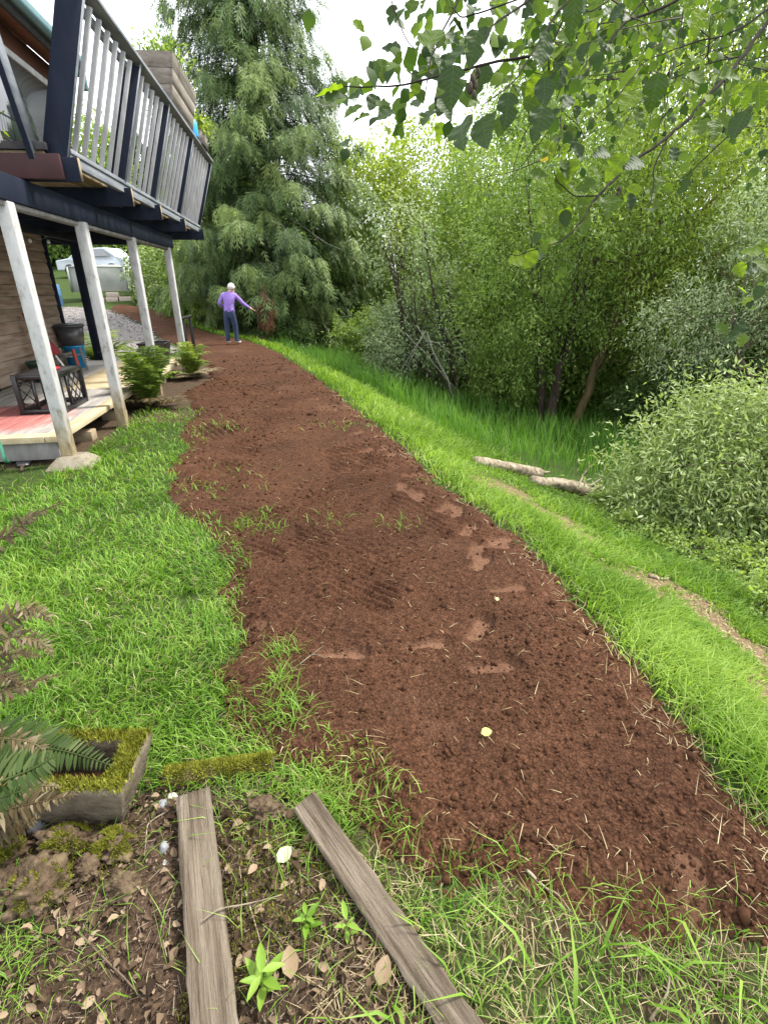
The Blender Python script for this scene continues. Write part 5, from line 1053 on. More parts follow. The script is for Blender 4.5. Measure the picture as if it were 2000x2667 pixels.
# ------------------------------------------------------------------ ferns
MT['fern'] = foliage('fern green', (0.03, 0.06, 0.012), (0.11, 0.175, 0.03), (0.28, 0.34, 0.07), 0.4)
MT['ferndk'] = foliage('sword fern green', (0.014, 0.030, 0.007), (0.042, 0.072, 0.017), (0.13, 0.16, 0.06), 0.25, 0.6, .15)
MT['fernbr'] = foliage('dead fern brown', (0.026, 0.017, 0.007), (0.090, 0.064, 0.028), (0.28, 0.23, 0.135), 0.15, tcol=(1, .95, .8))
def frond(P, n, width, normal, mat, parent, tint=.5, org=(0, 0, 0), curl=0.0, thick=.004, tip=.12, asp=.16, lay=.35):
    P = np.asarray(P, float); k = len(P); s = np.linspace(0, k - 1, 24)
    # smooth
    C = np.column_stack([np.interp(s, range(k), P[:, i]) for i in range(3)])
    for _ in range(3): C[1:-1] = (C[:-2] + 2 * C[1:-1] + C[2:]) / 4
    b = B(); b.tube(C - org, np.linspace(thick, thick * .3, 24), 5, tint)
    f = np.linspace(.10, .99, n); idx = f * 23; i0 = np.minimum(22, idx.astype(int)); w = (idx - i0)[:, None]
    pos = C[i0] * (1 - w) + C[i0 + 1] * w; tg = unit(C[i0 + 1] - C[i0]); nm = unit(np.asarray(normal, float) + 1e-6); side = unit(np.cross(tg, nm)); nn = np.cross(side, tg)
    L = width * np.minimum(1, (f + .05) / .22) ** .6 * np.clip((1 - f) / .55, 0, 1) ** .7 + width * tip * (1 - f)
    for sg in (-1, 1):
        d = side * sg * .95 + tg * lay + nn * (-.12 + rng.normal(0, .07, (n, 1))) + rng.normal(0, .05, (n, 3)); d = unit(d)
        if curl: d = unit(d + nn * rng.normal(0, curl, (n, 1)) + tg * rng.normal(0, curl, (n, 1)))
        up = unit(nn + rng.normal(0, .12 + curl, (n, 3)))
        TV = np.array([[0, 0, 0], [-.5, .18, .10], [.5, .18, .10], [-.42, .6, .0], [.42, .6, .0], [0, 1, -.25]]); TF = np.array([[0, 2, 1], [1, 2, 4], [1, 4, 3], [3, 4, 5]])
        V, Fa, t = scatter(TV, TF, pos - org, frames(d, up), np.column_stack([L * asp + .002, L, L * .5]), np.clip(tint + rng.normal(0, .13, n), 0, 1)); b.add(V, Fa, t)
    return b.build('frond', mat, parent)
def fern(name, label, base, n, L, mat, tint=.5, up=.9, az=None, cat='fern', nd=0, out=.75):
    root = thing(name, label, cat, base); base = np.asarray(base, float)
    for i in range(n + nd):
        a = (i * 2.4 + rng.normal(0, .25)) if az is None else az[0] + (az[1] - az[0]) * rng.random(); el = up * (.55 + .6 * rng.random()); l = L * (.65 + .45 * rng.random()); dead = i >= n
        if dead: el *= .25
        h = np.array([math.cos(a), math.sin(a), 0]); s = np.linspace(0, 1, 8)[:, None]
        P = base + h * (l * (.8 if dead else out * (.5 + .8 * rng.random())) * s ** 1.3) + np.array([0, 0, 1.]) * (l * el * (s - .62 * s ** 2.2)) + np.array([0, 0, .02])
        frond(P, 30, .12 * l / .8 * 1.05, np.array([0, 0, 1]) - h * .3, MT['fernbr'] if dead else mat, root, np.clip(tint + rng.normal(0, .12), 0, 1), base)
    return root
fern('porch_fern', 'larger sword fern at the porch edge between the second and third posts', gp(392, 1062), 38, 1.0, MT['fern'], .48, 1.8, nd=14, out=.62)
fern('porch_fern', 'smaller bright fern at the foot of the last porch post', gp(505, 985), 32, .8, MT['fern'], .72, 1.75, nd=12, out=.55)
fern('back_fern', 'tall fern growing behind the blue bucket beyond the porch', T(*hw(-1.95, 7.0, 0)[:2], 0), 26, 1.2, MT['fern'], .55, 1.35)
fern('back_fern', 'green fern beside the gravel just past the dark porch post', T(*hw(-1.1, 7.1, 0)[:2], 0), 20, .75, MT['fern'], .62, 1.0)
def near_ferns():
    c0 = at(-330, 1960, 1.6); g0 = gpt(c0[0], c0[1]); R1 = thing('sword_fern', 'dark green sword fern hanging over the mossy trough at the left edge', 'fern', g0)
    def line(pts, d): return [at(x, y, dd) for (x, y), dd in zip(pts, d if isinstance(d, (list, tuple)) else [d] * len(pts))]
    st = [g0 + [0, 0, .03], at(-260, 1900, 1.6)]
    frond([st[0], st[1]] + line([(-40, 1925), (60, 1932), (121, 1948), (210, 1966), (304, 2000)], 1.72), 46, .105, (0.1, -.45, 1), MT['ferndk'], R1, .5, g0, .05, .005, asp=.15)
    frond([st[0], at(-300, 2080, 1.55)] + line([(-120, 2085), (-20, 2045), (60, 2015), (121, 1985), (140, 1970)], 1.42), 32, .095, (0.1, -.6, .9), MT['ferndk'], R1, .55, g0, .10, .006, asp=.17)
    frond([st[0], at(-300, 2180, 1.5)] + line([(-150, 2150), (-60, 2100), (10, 2075), (60, 2060)], 1.40), 32, .085, (0.1, -.6, .9), MT['ferndk'], R1, .4, g0, .06, .006, asp=.17)
    c1 = at(-300, 1750, 1.5); g1 = gpt(c1[0], c1[1]); R2 = thing('dead_fern', 'withered brown fern with curled fronds over the lawn at the left edge', 'fern', g1)
    for pts, d, tn in [([(-120, 1470), (0, 1405), (45, 1378), (75, 1350), (112, 1328), (168, 1308)], 1.55, .42), ([(-120, 1680), (0, 1630), (45, 1590), (85, 1585), (120, 1600), (138, 1632)], 1.5, .55),
                       ([(-120, 1700), (0, 1668), (40, 1655), (90, 1662), (125, 1685), (137, 1712)], 1.5, .6), ([(-120, 1720), (0, 1710), (60, 1698), (110, 1712)], 1.55, .45), ([(-100, 1720), (0, 1752), (30, 1768), (40, 1790)], 1.5, .4),
                       ([(-100, 1830), (0, 1800), (50, 1790), (110, 1770), (162, 1755)], 1.5, .5), ([(-150, 2140), (0, 2115), (60, 2098), (130, 2085), (202, 2070)], 1.55, .5), ([(-150, 2150), (0, 2160), (60, 2150), (105, 2130)], 1.6, .45), ([(-200, 1910), (0, 1922), (80, 1930), (118, 1955), (135, 2010)], 1.65, .65), ([(-100, 2060), (40, 2050), (100, 2046), (160, 2050)], 1.6, .7)]:
        frond([g1 + [0, 0, .03], at(-260, (pts[0][1] + 1850) / 2, d)] + line(pts, d), 46, .042 if pts[0][1] < 2000 or tn > .6 else .06, (0, -.5, 1), MT['fernbr'], R2, tn * .9, g1, .4 if pts[0][1] < 2000 else .2, .0045, tip=.6, asp=.17, lay=.6)
near_ferns()

# ------------------------------------------------------------------ foreground: trough, boards, stones, litter
MT['mossy'] = rough_mat('mossy earth stone', [(.25, (.022, .015, .010)), (.45, (.075, .052, .033)), (.6, (.13, .095, .06)), (.8, (.15, .135, .04))], 22, (1, 1, 1), .95, .1, 1.0, 50, .012, 8)
MT['moss'] = foliage('yellow green moss', (.06, .065, .009), (.19, .20, .026), (.40, .40, .075), .3, .8, .1)
MT['oldboard'] = rough_mat('split grey board', [(.26, (.022, .016, .011)), (.42, (.095, .074, .053)), (.6, (.165, .135, .102)), (.8, (.24, .205, .16))], 4, (11, .6, 5), .9, .12, 1.0, 14, .012, 8)
def lump(b, c, s, seed, sub=3, amp=1.0):
    """rough stone: subdivided icosahedron pushed by noise"""
    V, Fa = unit(ICO_V), ICO_F
    for _ in range(sub):
        e = {}; V = list(map(tuple, V)); N = []
        def mid(i, j):
            k = (min(i, j), max(i, j))
            if k not in e: e[k] = len(V); V.append(tuple(unit((np.array(V[i]) + V[j]) / 2)))
            return e[k]
        for a, b_, c_ in Fa: x, y, z = mid(a, b_), mid(b_, c_), mid(c_, a); N += [(a, x, z), (b_, y, x), (c_, z, y), (x, y, z)]
        V = np.array(V); Fa = np.array(N)
    r = 1 + amp * (.45 * fbm(V[:, 0] * 1.7 + seed, V[:, 1] * 1.7, V[:, 2] * 1.7, 4, 5) + .16 * vnoise(V[:, 0] * 6 + seed, V[:, 1] * 6, V[:, 2] * 6, 6) + .07 * vnoise(V[:, 0] * 14 + seed, V[:, 1] * 14, V[:, 2] * 14, 7))
    b.add(V * r[:, None] * np.asarray(s) + np.asarray(c), Fa, .5); return b
def moss_tufts(p, nrm, L):
    n = len(p); d = unit(nrm + rand_dir(n) * .6)
    return scatter(np.array([[-.5, 0, 0], [.5, 0, 0], [0, 1, .1]]), np.array([[0, 1, 2]]), p, frames(d, rand_dir(n)), np.column_stack([L * .35, L, L]), np.clip(.5 + .3 * vnoise(p[:, 0] * 60, p[:, 1] * 60, 0, 9) + rng.normal(0, .2, n), 0, 1))
def foreground():
    # trough
    cx = np.array([-.85, 1.22, 0.0]); t = thing('stone_trough', 'mossy concrete trough planter left of the boards', 'planter', (-1.2, 1.29, 0))
    o_ = np.array([-1.2, 1.29, 0]); z1 = .20
    def ring(x0, x1, y0, y1, z, n=26):
        per = [(x0 + (x1 - x0) * i / n, y0) for i in range(n)] + [(x1, y0 + (y1 - y0) * i / n) for i in range(n)] + [(x1 - (x1 - x0) * i / n, y1) for i in range(n)] + [(x0, y1 - (y1 - y0) * i / n) for i in range(n)]
        a = np.array(per); a = np.column_stack([a, np.full(len(a), z)]); j = fbm(a[:, 0] * 9, a[:, 1] * 9, a[:, 2] * 9, 3, 12) * .012; return a + np.column_stack([j, -j, j * .7])
    R = [ring(-1.53, -.885, 1.20, 1.36, -.01), ring(-1.56, -.86, 1.185, 1.38, .10), ring(-1.585, -.835, 1.165, 1.415, z1 - .02), ring(-1.58, -.84, 1.17, 1.41, z1), ring(-1.54, -.90, 1.215, 1.37, z1), ring(-1.535, -.905, 1.22, 1.365, z1 - .03), ring(-1.52, -.92, 1.23, 1.35, .05)]
    m = len(R[0]); Fq = [(i * m + j, i * m + (j + 1) % m, (i + 1) * m + (j + 1) % m, (i + 1) * m + j) for i in range(len(R) - 1) for j in range(m)]
    b = B().add(np.concatenate(R) - o_, np.array(Fq)); b.build('trough', rough_mat('dark stained concrete', [(.25, (.05, .042, .03)), (.5, (.13, .105, .075)), (.8, (.22, .19, .14))], 12, (1, 1, 1), .95, .1, 1.0, 60, .01, 8), t, smooth=False)
    B().box(-.33, .28, -.06, .06, .04, .075).build('potting_soil', MT['soil'], t)
    n = 15000; u = rng.random(n); q = (u * 4).astype(int); f = u * 4 - q; w = rng.random(n)
    i0 = (q * 26 + f * 26).astype(int) % m; A, C = R[3][i0], R[4][i0]; p = A * (1 - w[:, None]) + C * w[:, None] + rng.normal(0, .006, (n, 3)); p[:, 2] = z1 + .003 + .006 * vnoise(p[:, 0] * 30, p[:, 1] * 30, 0, 4)
    k = vnoise(p[:, 0] * 7, p[:, 1] * 9, 0, 17) > -.75; side = rng.random(n) < .22; p[side, 2] -= .03 * rng.random(side.sum())
    p = p[k]; V, Fa, tt = moss_tufts(p - o_, np.tile([0, 0, 1.], (len(p), 1)), .010 + .012 * rng.random(len(p))); o = link('moss', mesh('moss', V, Fa, MT['moss'], tt), t); o['kind'] = 'stuff'
    # boards
    def board(name, label, p, q, w, th, roll=0.0):
        p, q = np.asarray(p, float), np.asarray(q, float); n = 22; s = np.linspace(0, 1, n); ax = unit(q - p); sd_ = unit(np.cross(ax, [0, 0, 1])); up = np.cross(sd_, ax)
        sd_, up = sd_ * math.cos(roll) + up * math.sin(roll), up * math.cos(roll) - sd_ * math.sin(roll)
        V = []; m_ = 9
        for i in range(n):
            c = p + (q - p) * s[i]
            for j in range(m_):
                e = (j / (m_ - 1) - .5) * w + .004 * vnoise(np.array([s[i] * 14]), np.array([j * .0 + (j > 4)]), 0, 3)[0] * (j in (0, m_ - 1)); V.append(c + sd_ * e + up * (th / 2 + .003 * rng.normal() * .5))
            for j in (1, 0): V.append(c + sd_ * ((j - .5) * w) - up * th / 2)
        k = m_ + 2; Fq = [(i * k + j, i * k + (j + 1) % k, (i + 1) * k + (j + 1) % k, (i + 1) * k + j) for i in range(n - 1) for j in range(k)]
        b = B(); b.add(np.array(V) - p, np.array(Fq)); b.f.append(np.array([(0, j, j + 1) for j in range(1, k - 1)] + [((n - 1) * k, (n - 1) * k + j + 1, (n - 1) * k + j) for j in range(1, k - 1)]))
        o = b.build(name, None, None)
        o.data.materials.clear(); o.data.materials.append(MT['oldboard'])
        # lie along local y so that the grain follows the board
        ang = math.atan2(-(q - p)[0], (q - p)[1]); Mz = Matrix.Rotation(-ang, 4, 'Z'); o.data.transform(Mz); o.rotation_euler = (0, 0, ang); o.location = p
        return tag(o, label, 'board')
    board('old_board', 'straight grey weathered board lying in the leaf litter', (-.665, 1.275, .045), (-.375, .56, .03), .108, .036)
    board('old_board', 'split weathered edging board running down to the bottom of the picture', (-.275, 1.235, .05), (.215, .60, .015), .085, .05, -.25)
    # mossy edging log
    s = np.linspace(0, 1, 26)[:, None]; P = np.array([-.80, 1.365, .02]) * (1 - s) + np.array([-.42, 1.415, .03]) * s; rr = .036 * (1 + .16 * vnoise(s[:, 0] * 9, s[:, 0] * 0, 0, 8)); b = B().tube(P - P[0], rr, 12)
    t = thing('edging_log', 'short moss covered log between the lawn and the boards', 'log', P[0]); b.build('log', MT['mossy'], t, smooth=True)
    n = 6000; f = rng.random(n); a = rng.normal(0, .75, n); c = P[0] + (P[-1] - P[0]) * f[:, None]; d = np.column_stack([rng.normal(0, .1, n), np.sin(a), np.cos(a)]); k = (vnoise(f * 5, f * 0, 0, 55) + vnoise(f * 30, a * 3, 0, 56) > -.4) | (f > .6)
    V, Fa, tt = moss_tufts((c + d * .036 - P[0])[k], d[k], .007 + .010 * rng.random(k.sum())); o = link('moss', mesh('moss', V, Fa, MT['moss'], tt), t); o['kind'] = 'stuff'
    # rocks and pebbles
    for nm, lb, px, py, s, mat in [('mossy_rock', 'largest mossy clod of earth below the fern', 110, 2330, (.085, .075, .055), 'mossy'), ('mossy_rock', 'rough brown clod nearest the trough corner', 300, 2215, (.06, .05, .045), 'mossy'), ('mossy_rock', 'small crumbly brown clod beside the straight board', 322, 2320, (.045, .04, .035), 'mossy'),
                               ('mossy_rock', 'dark mossy lump under the trough front', 180, 2210, (.075, .05, .05), 'mossy'), ('mossy_rock', 'brown clod at the left edge under the fern', 30, 2240, (.06, .05, .04), 'mossy'), ('mossy_rock', 'mossy clod half covered right of the log end', 690, 2120, (.05, .045, .035), 'mossy'), ('mossy_rock', 'reddish clod at the foot of the fern on the far left', 20, 2330, (.05, .05, .04), 'mossy'), ('mossy_rock', 'low brown lump in the litter left of the board', 230, 2275, (.04, .035, .03), 'mossy'),
                               ('pebble', 'smooth grey pebble in front of the log end', 428, 2105, (.028, .022, .02), 'peb'), ('pebble', 'pale pebble touching the smooth grey one', 450, 2082, (.018, .016, .016), 'peb2'), ('pebble', 'small oval blue grey pebble beside the straight board', 430, 2215, (.014, .018, .022), 'peb'), ('pebble', 'round dark grey pebble under the fern fronds', 98, 2165, (.026, .026, .026), 'peb'), ('pebble', 'tiny white pebble at the left of the boards', 432, 2252, (.010, .012, .009), 'peb2')]:
        if 'peb' not in MT: MT['peb'] = rough_mat('grey pebble', [(.3, (.16, .16, .165)), (.7, (.30, .30, .31))], 8, rough=.6, bump=.1); MT['peb2'] = rough_mat('pale pebble', [(.3, (.40, .37, .32)), (.7, (.58, .55, .5))], 8, rough=.7, bump=.2)
        p = gp(px, py); t = thing(nm, lb, 'stone' if nm == 'pebble' else 'rock', p); b = lump(B(), (0, 0, s[2] * .45), s, rng.random() * 50, 3 if nm == 'pebble' else 4, .3 if nm == 'pebble' else 1.5); b.build('stone', MT[mat], t, smooth=True)
        if mat == 'mossy' and s[0] > .055:
            n = 3500; d = unit(rand_dir(n) + [0, 0, .8]); k = vnoise(d[:, 0] * 2 + px, d[:, 1] * 2, d[:, 2] * 2, 4) > -.1; d = d[k]
            V, Fa, tt = moss_tufts(d * np.array(s) * 1.03 + [0, 0, s[2] * .45], d, .006 + .008 * rng.random(len(d))); o = link('moss', mesh('moss', V, Fa, MT['moss'], tt * .8), t); o['kind'] = 'stuff'
    # litter
    def inlit(n, ymin=.42):
        x = rng.uniform(-1.7, .45, n); y = rng.uniform(ymin, 1.42, n); k = in_poly(x, y, LITTER); return x[k], y[k]
    x, y = inlit(6500); n = len(x); z = gz(x, y) + .010 + .008 * rng.random(n); a = rng.random(n) * 6.28; dv = np.column_stack([np.cos(a), np.sin(a), rng.normal(0, .3, n)])
    TV = np.array([[0, 0, 0], [-.4, .2, .10], [.4, .2, .10], [-.5, .5, .2], [.5, .5, .2], [-.3, .8, .10], [.3, .8, .12], [0, 1, -.05], [0, .5, 0]]); TF = np.array([[0, 8, 1], [1, 8, 3], [3, 8, 5], [5, 8, 7], [0, 2, 8], [2, 4, 8], [4, 6, 8], [6, 7, 8]])
    sc = (.006 + .034 * rng.random(n) ** 2.8)
    V, Fa, t = scatter(TV, TF, np.column_stack([x, y, z]), frames(dv, unit(rand_dir(n) * .5 + [0, 0, 1.])), np.column_stack([sc * .6, sc, sc * (1 + rng.random(n))]), np.clip(.40 + rng.normal(0, .36, n), 0, 1))
    o = link('leaf_litter', mesh('leaf_litter', V, Fa, foliage('dead leaves', (.022, .014, .009), (.085, .055, .034), (.25, .185, .125), .1, .8, .1, tcol=(1, .9, .7)), t)); tag(o, 'brown dead leaves covering the ground around the boards', 'leaf litter', kind='stuff')
    x, y = inlit(6500); n = len(x); b = B(); L = .012 + .05 * rng.random(n) ** 3; a = rng.random(n) * 6.28; dv = np.column_stack([np.cos(a), np.sin(a), rng.normal(0, .22, n)])
    V, Fa, t = scatter(np.array([[-.5, 0, -.3], [.5, 0, -.3], [0, 0, .5], [-.4, 1, -.3], [.4, 1, -.3], [0, 1, .4]]), np.array([[0, 1, 4], [0, 4, 3], [1, 2, 5], [1, 5, 4], [2, 0, 3], [2, 3, 5]]), np.column_stack([x, y, gz(x, y) + .012]), frames(dv, np.tile([0, 0, 1.], (n, 1))), np.column_stack([np.full(n, .0016) + .0012 * rng.random(n), L, np.full(n, .002)]), rng.random(n))
    o = link('twig_litter', mesh('twig_litter', V, Fa, foliage('dead twigs', (.035, .022, .015), (.13, .09, .06), (.30, .24, .18), .0), t)); tag(o, 'small dead twigs and needles in the litter around the boards', 'twigs', kind='stuff')
    x, y = inlit(2600); n = len(x); s = .0022 + .006 * rng.random(n) ** 3
    V, Fa, t = scatter(OCT_V, OCT_F, np.column_stack([x, y, gz(x, y) + .006]), frames(rand_dir(n), rand_dir(n)), s[:, None] * (.6 + .7 * rng.random((n, 3))), rng.random(n))
    o = link('earth_crumbs', mesh('earth_crumbs', V, Fa, rough_mat('earth crumb', [(.3, (.06, .04, .028)), (.7, (.20, .145, .105))], 20, tintmix=(.5, 1.5)), t)); tag(o, 'crumbs of earth and grit in the litter around the boards', 'earth', kind='stuff')
    # moss patches on the litter
    x, y = inlit(42000, .5); w = fbm(x * 4.5, y * 4.5, 0, 3, 71); k = w > .16; x, y = x[k], y[k]; n = len(x); p = np.column_stack([x, y, gz(x, y) + .008 + .02 * np.clip(w[k] - .16, 0, .3)])
    V, Fa, tt = moss_tufts(p, np.tile([0, 0, 1.], (n, 1)), .006 + .010 * rng.random(n)); o = link('ground_moss', mesh('ground_moss', V, Fa, MT['moss'], np.clip(tt * .75, 0, 1))); tag(o, 'cushions of yellow green moss between the boards and the trough', 'moss', kind='stuff')
    # weeds and grass at the bottom right and between the boards
    b = B(); n = 26000; x = rng.uniform(-.35, 1.75, n); y = rng.uniform(.35, 1.32, n); ins = in_poly(x, y, SOIL); d = dist_poly(x, y, SOIL); lit = in_poly(x, y, LITTER)
    den = np.where(lit, .10, .26) * (.3 + .9 * sstep(-.35, .5, vnoise(x * 5, y * 5, 0, 140))); den = np.where(ins, np.where(d < .10, .16, 0), den); k = (rng.random(n) < den) & (x < edge_x(y) + .1); x, y = x[k], y[k]; n = len(x); z = surf(x, y)[0] - .004
    L = .035 + .10 * rng.random(n) ** 1.8; tint = np.clip(.52 + .2 * vnoise(x * 4, y * 4, 0, 141) + rng.normal(0, .18, n), 0, 1)
    b.add(*blades(x, y, z, L, .0022 + .0024 * rng.random(n), .4 + .9 * rng.random(n), tint))
    n = 55; x = rng.uniform(.0, 1.35, n); y = rng.uniform(.5, .9, n); z = surf(x, y)[0]; b.add(*blades(x, y, z, .14 + .12 * rng.random(n), .007 + .006 * rng.random(n), .5 + .6 * rng.random(n), np.clip(.7 + rng.normal(0, .15, n), 0, 1)))
    n = 500; x = rng.uniform(-1.6, -.15, n); y = rng.uniform(.5, 1.38, n); z = gz(x, y); b.add(*blades(x, y, z, .04 + .13 * rng.random(n) ** 2, .002 + .002 * rng.random(n), .4 + .9 * rng.random(n), np.clip(.6 + rng.normal(0, .2, n), 0, 1)))
    n = 1500; c = rng.integers(0, 3, n); cc = np.array([(-1.05, .80), (-.22, 1.22), (-.45, 1.33)])[c]; x = cc[:, 0] + rng.normal(0, .10, n); y = cc[:, 1] + rng.normal(0, .06, n); z = gz(x, y); b.add(*blades(x, y, z, .025 + .06 * rng.random(n), .002 + .002 * rng.random(n), .4 + .9 * rng.random(n), np.clip(.62 + rng.normal(0, .2, n), 0, 1)))
    V, Fa, t = b.arrays(); o = link('weedy_grass', mesh('weedy_grass', V, Fa, MT['lawn'], t)); tag(o, 'loose weedy grass along the near edge of the soil', 'grass', kind='stuff')
    n = 4200; x = rng.uniform(-.2, 1.5, n); y = rng.uniform(.42, 1.1, n); k = ~in_poly(x, y, SOIL) | (rng.random(n) < .05); x, y = x[k], y[k]; n = len(x); a = rng.random(n) * 6.28; dv = np.column_stack([np.cos(a), np.sin(a), rng.normal(.1, .25, n)])
    V, Fa, t = scatter(np.array([[-.5, 0, 0], [.5, 0, 0], [.4, .5, .06], [-.4, .5, .06], [0, 1, 0.0]]), np.array([[0, 1, 2], [0, 2, 3], [3, 2, 4]]), np.column_stack([x, y, surf(x, y)[0] + .008]), frames(dv, np.tile([0, 0, 1.], (n, 1))), np.column_stack([np.full(n, .0022), .02 + .09 * rng.random(n) ** 2, np.full(n, .05)]), np.clip(.4 + rng.normal(0, .25, n), 0, 1))
    o = link('straw_bits', mesh('straw_bits', V, Fa, MT['straw'], t)); tag(o, 'dry straw matted in the weeds at the bottom right', 'straw', kind='stuff')
    # broad leaved weeds
    def weed(label, px, py, n, L, h, tint):
        p = gp(px, py); root = thing('leafy_weed', label, 'weed', p); B().tube(limb_path((0, 0, 0), (0.01, 0, h), 0, 5), np.linspace(.003, .0015, 5), 5).build('stem', MT['fern'], root)
        for i in range(n):
            a = i * 2.4; f = (i + 1) / n; d = np.array([[math.cos(a), math.sin(a), .5 - .7 * f * rng.random()]]); l = L * (.6 + .5 * rng.random())
            TV2 = np.array([[0, 0, 0], [-.4, .25, .12], [.4, .25, .12], [-.5, .5, .12], [.5, .5, .12], [-.28, .8, .02], [.28, .8, .02], [0, 1, -.12], [0, .5, 0]])
            V, Fa, t = scatter(TV2, TF, np.array([[0, 0, h * f]]), frames(d, np.array([[0, 0, 1.]])), np.array([[l * .34, l, l * .6]]), np.array([tint + rng.normal(0, .1)])); link('leaf', mesh('leaf', V, Fa, MT['bank'], t), root)
    weed('bright green broad leaved weed right of the straight board end', 690, 2585, 9, .085, .09, .62); weed('small leafy weed between the two boards', 800, 2420, 7, .05, .06, .5); weed('leafy seedling at the trough corner', 335, 2110, 6, .045, .04, .35); weed('young leafy weed near the split board', 905, 2440, 7, .05, .07, .7)
    # single fallen leaves and sticks
    def fallen(label, px, py, L, col, az, w=.62):
        p = gp(px, py); p[2] = surf(p[:1], p[1:2])[0][0] + .022; V, Fa, t = scatter(TV, TF, np.zeros((1, 3)), frames(np.array([[math.cos(az), math.sin(az), .1]]), np.array([[.1, -.3, 1.]])), np.array([[L * w, L, L * .6]]), np.array([.5]))
        o = link('fallen_leaf', mesh('fallen_leaf', V, Fa, foliage('fallen leaf ' + label[:12], *([tuple(c * .8 for c in col)] + [col] * 2), .3), t), None, p); tag(o, label, 'leaf')
    fallen('pale cream leaf lying between the two boards', 725, 2260, .058, (.48, .50, .30), .9, .75); fallen('single yellow green leaf on the dark soil', 1250, 1945, .045, (.50, .55, .16), .2, .8); fallen('pale dry leaf below the split board top', 790, 2205, .05, (.26, .16, .085), .3); fallen('tan dead leaf near the bottom between the boards', 760, 2565, .075, (.25, .175, .105), 1.8); fallen('tan crumpled leaf right of the straight board', 985, 2585, .07, (.22, .15, .09), 1.2); fallen('small yellow leaf beside a footprint on the soil', 1292, 1595, .035, (.55, .52, .22), 1.4)
    def stick(label, pts, r, mat='deadwood', name='stick', dz=.012, br=()):
        P = np.array([gp(x, y) for x, y in pts]); P[:, 2] = surf(P[:, 0], P[:, 1])[0] + dz; root = thing(name, label, 'stick', P[0]); n = len(P); s = np.linspace(0, n - 1, 4 * n); C = np.column_stack([np.interp(s, range(n), P[:, k]) for k in range(3)]); C[:, 2] += rng.normal(0, r * .6, len(C)); C[1:-1] = (C[:-2] + C[1:-1] * 2 + C[2:]) / 4
        b = B().tube(C - P[0], np.linspace(r, r * .45, len(C)), 6)
        for f, dx, dy, dz_ in br: c = C[int(f * (len(C) - 1))] - P[0]; b.tube([c, c + np.array([dx, dy, dz_]) * .5 + rng.normal(0, r, 3), c + np.array([dx, dy, dz_])], [r * .6, r * .5, r * .25], 5)
        b.build('stick', MT[mat], root, smooth=True)
    stick('pale forked twig left of the straight board', [(490, 2070), (440, 2120), (385, 2150), (382, 2210), (378, 2240)], .0035); stick('thin twig lying across the straight board', [(540, 2440), (580, 2410), (660, 2395), (740, 2375)], .003, dz=.07); stick('brown twig lying beside the split board', [(640, 2330), (670, 2430), (690, 2500), (715, 2570)], .003)
    stick('grey stick on the near edge of the soil', [(1370, 2280), (1410, 2315), (1455, 2345)], .005); stick('bent brown twig at the left bottom in the litter', [(190, 2420), (270, 2500), (330, 2560), (375, 2610)], .0035, 'bark'); stick('pale forked stick at the lower right corner', [(1690, 2667), (1735, 2600), (1740, 2560), (1700, 2520)], .004); stick('little pile of dry stalks beside a footprint', [(785, 1760), (820, 1735), (860, 1725)], .003, br=((.4, .06, .05, .02), (.6, .03, -.05, .03)))
    return stick
STICK = foreground()

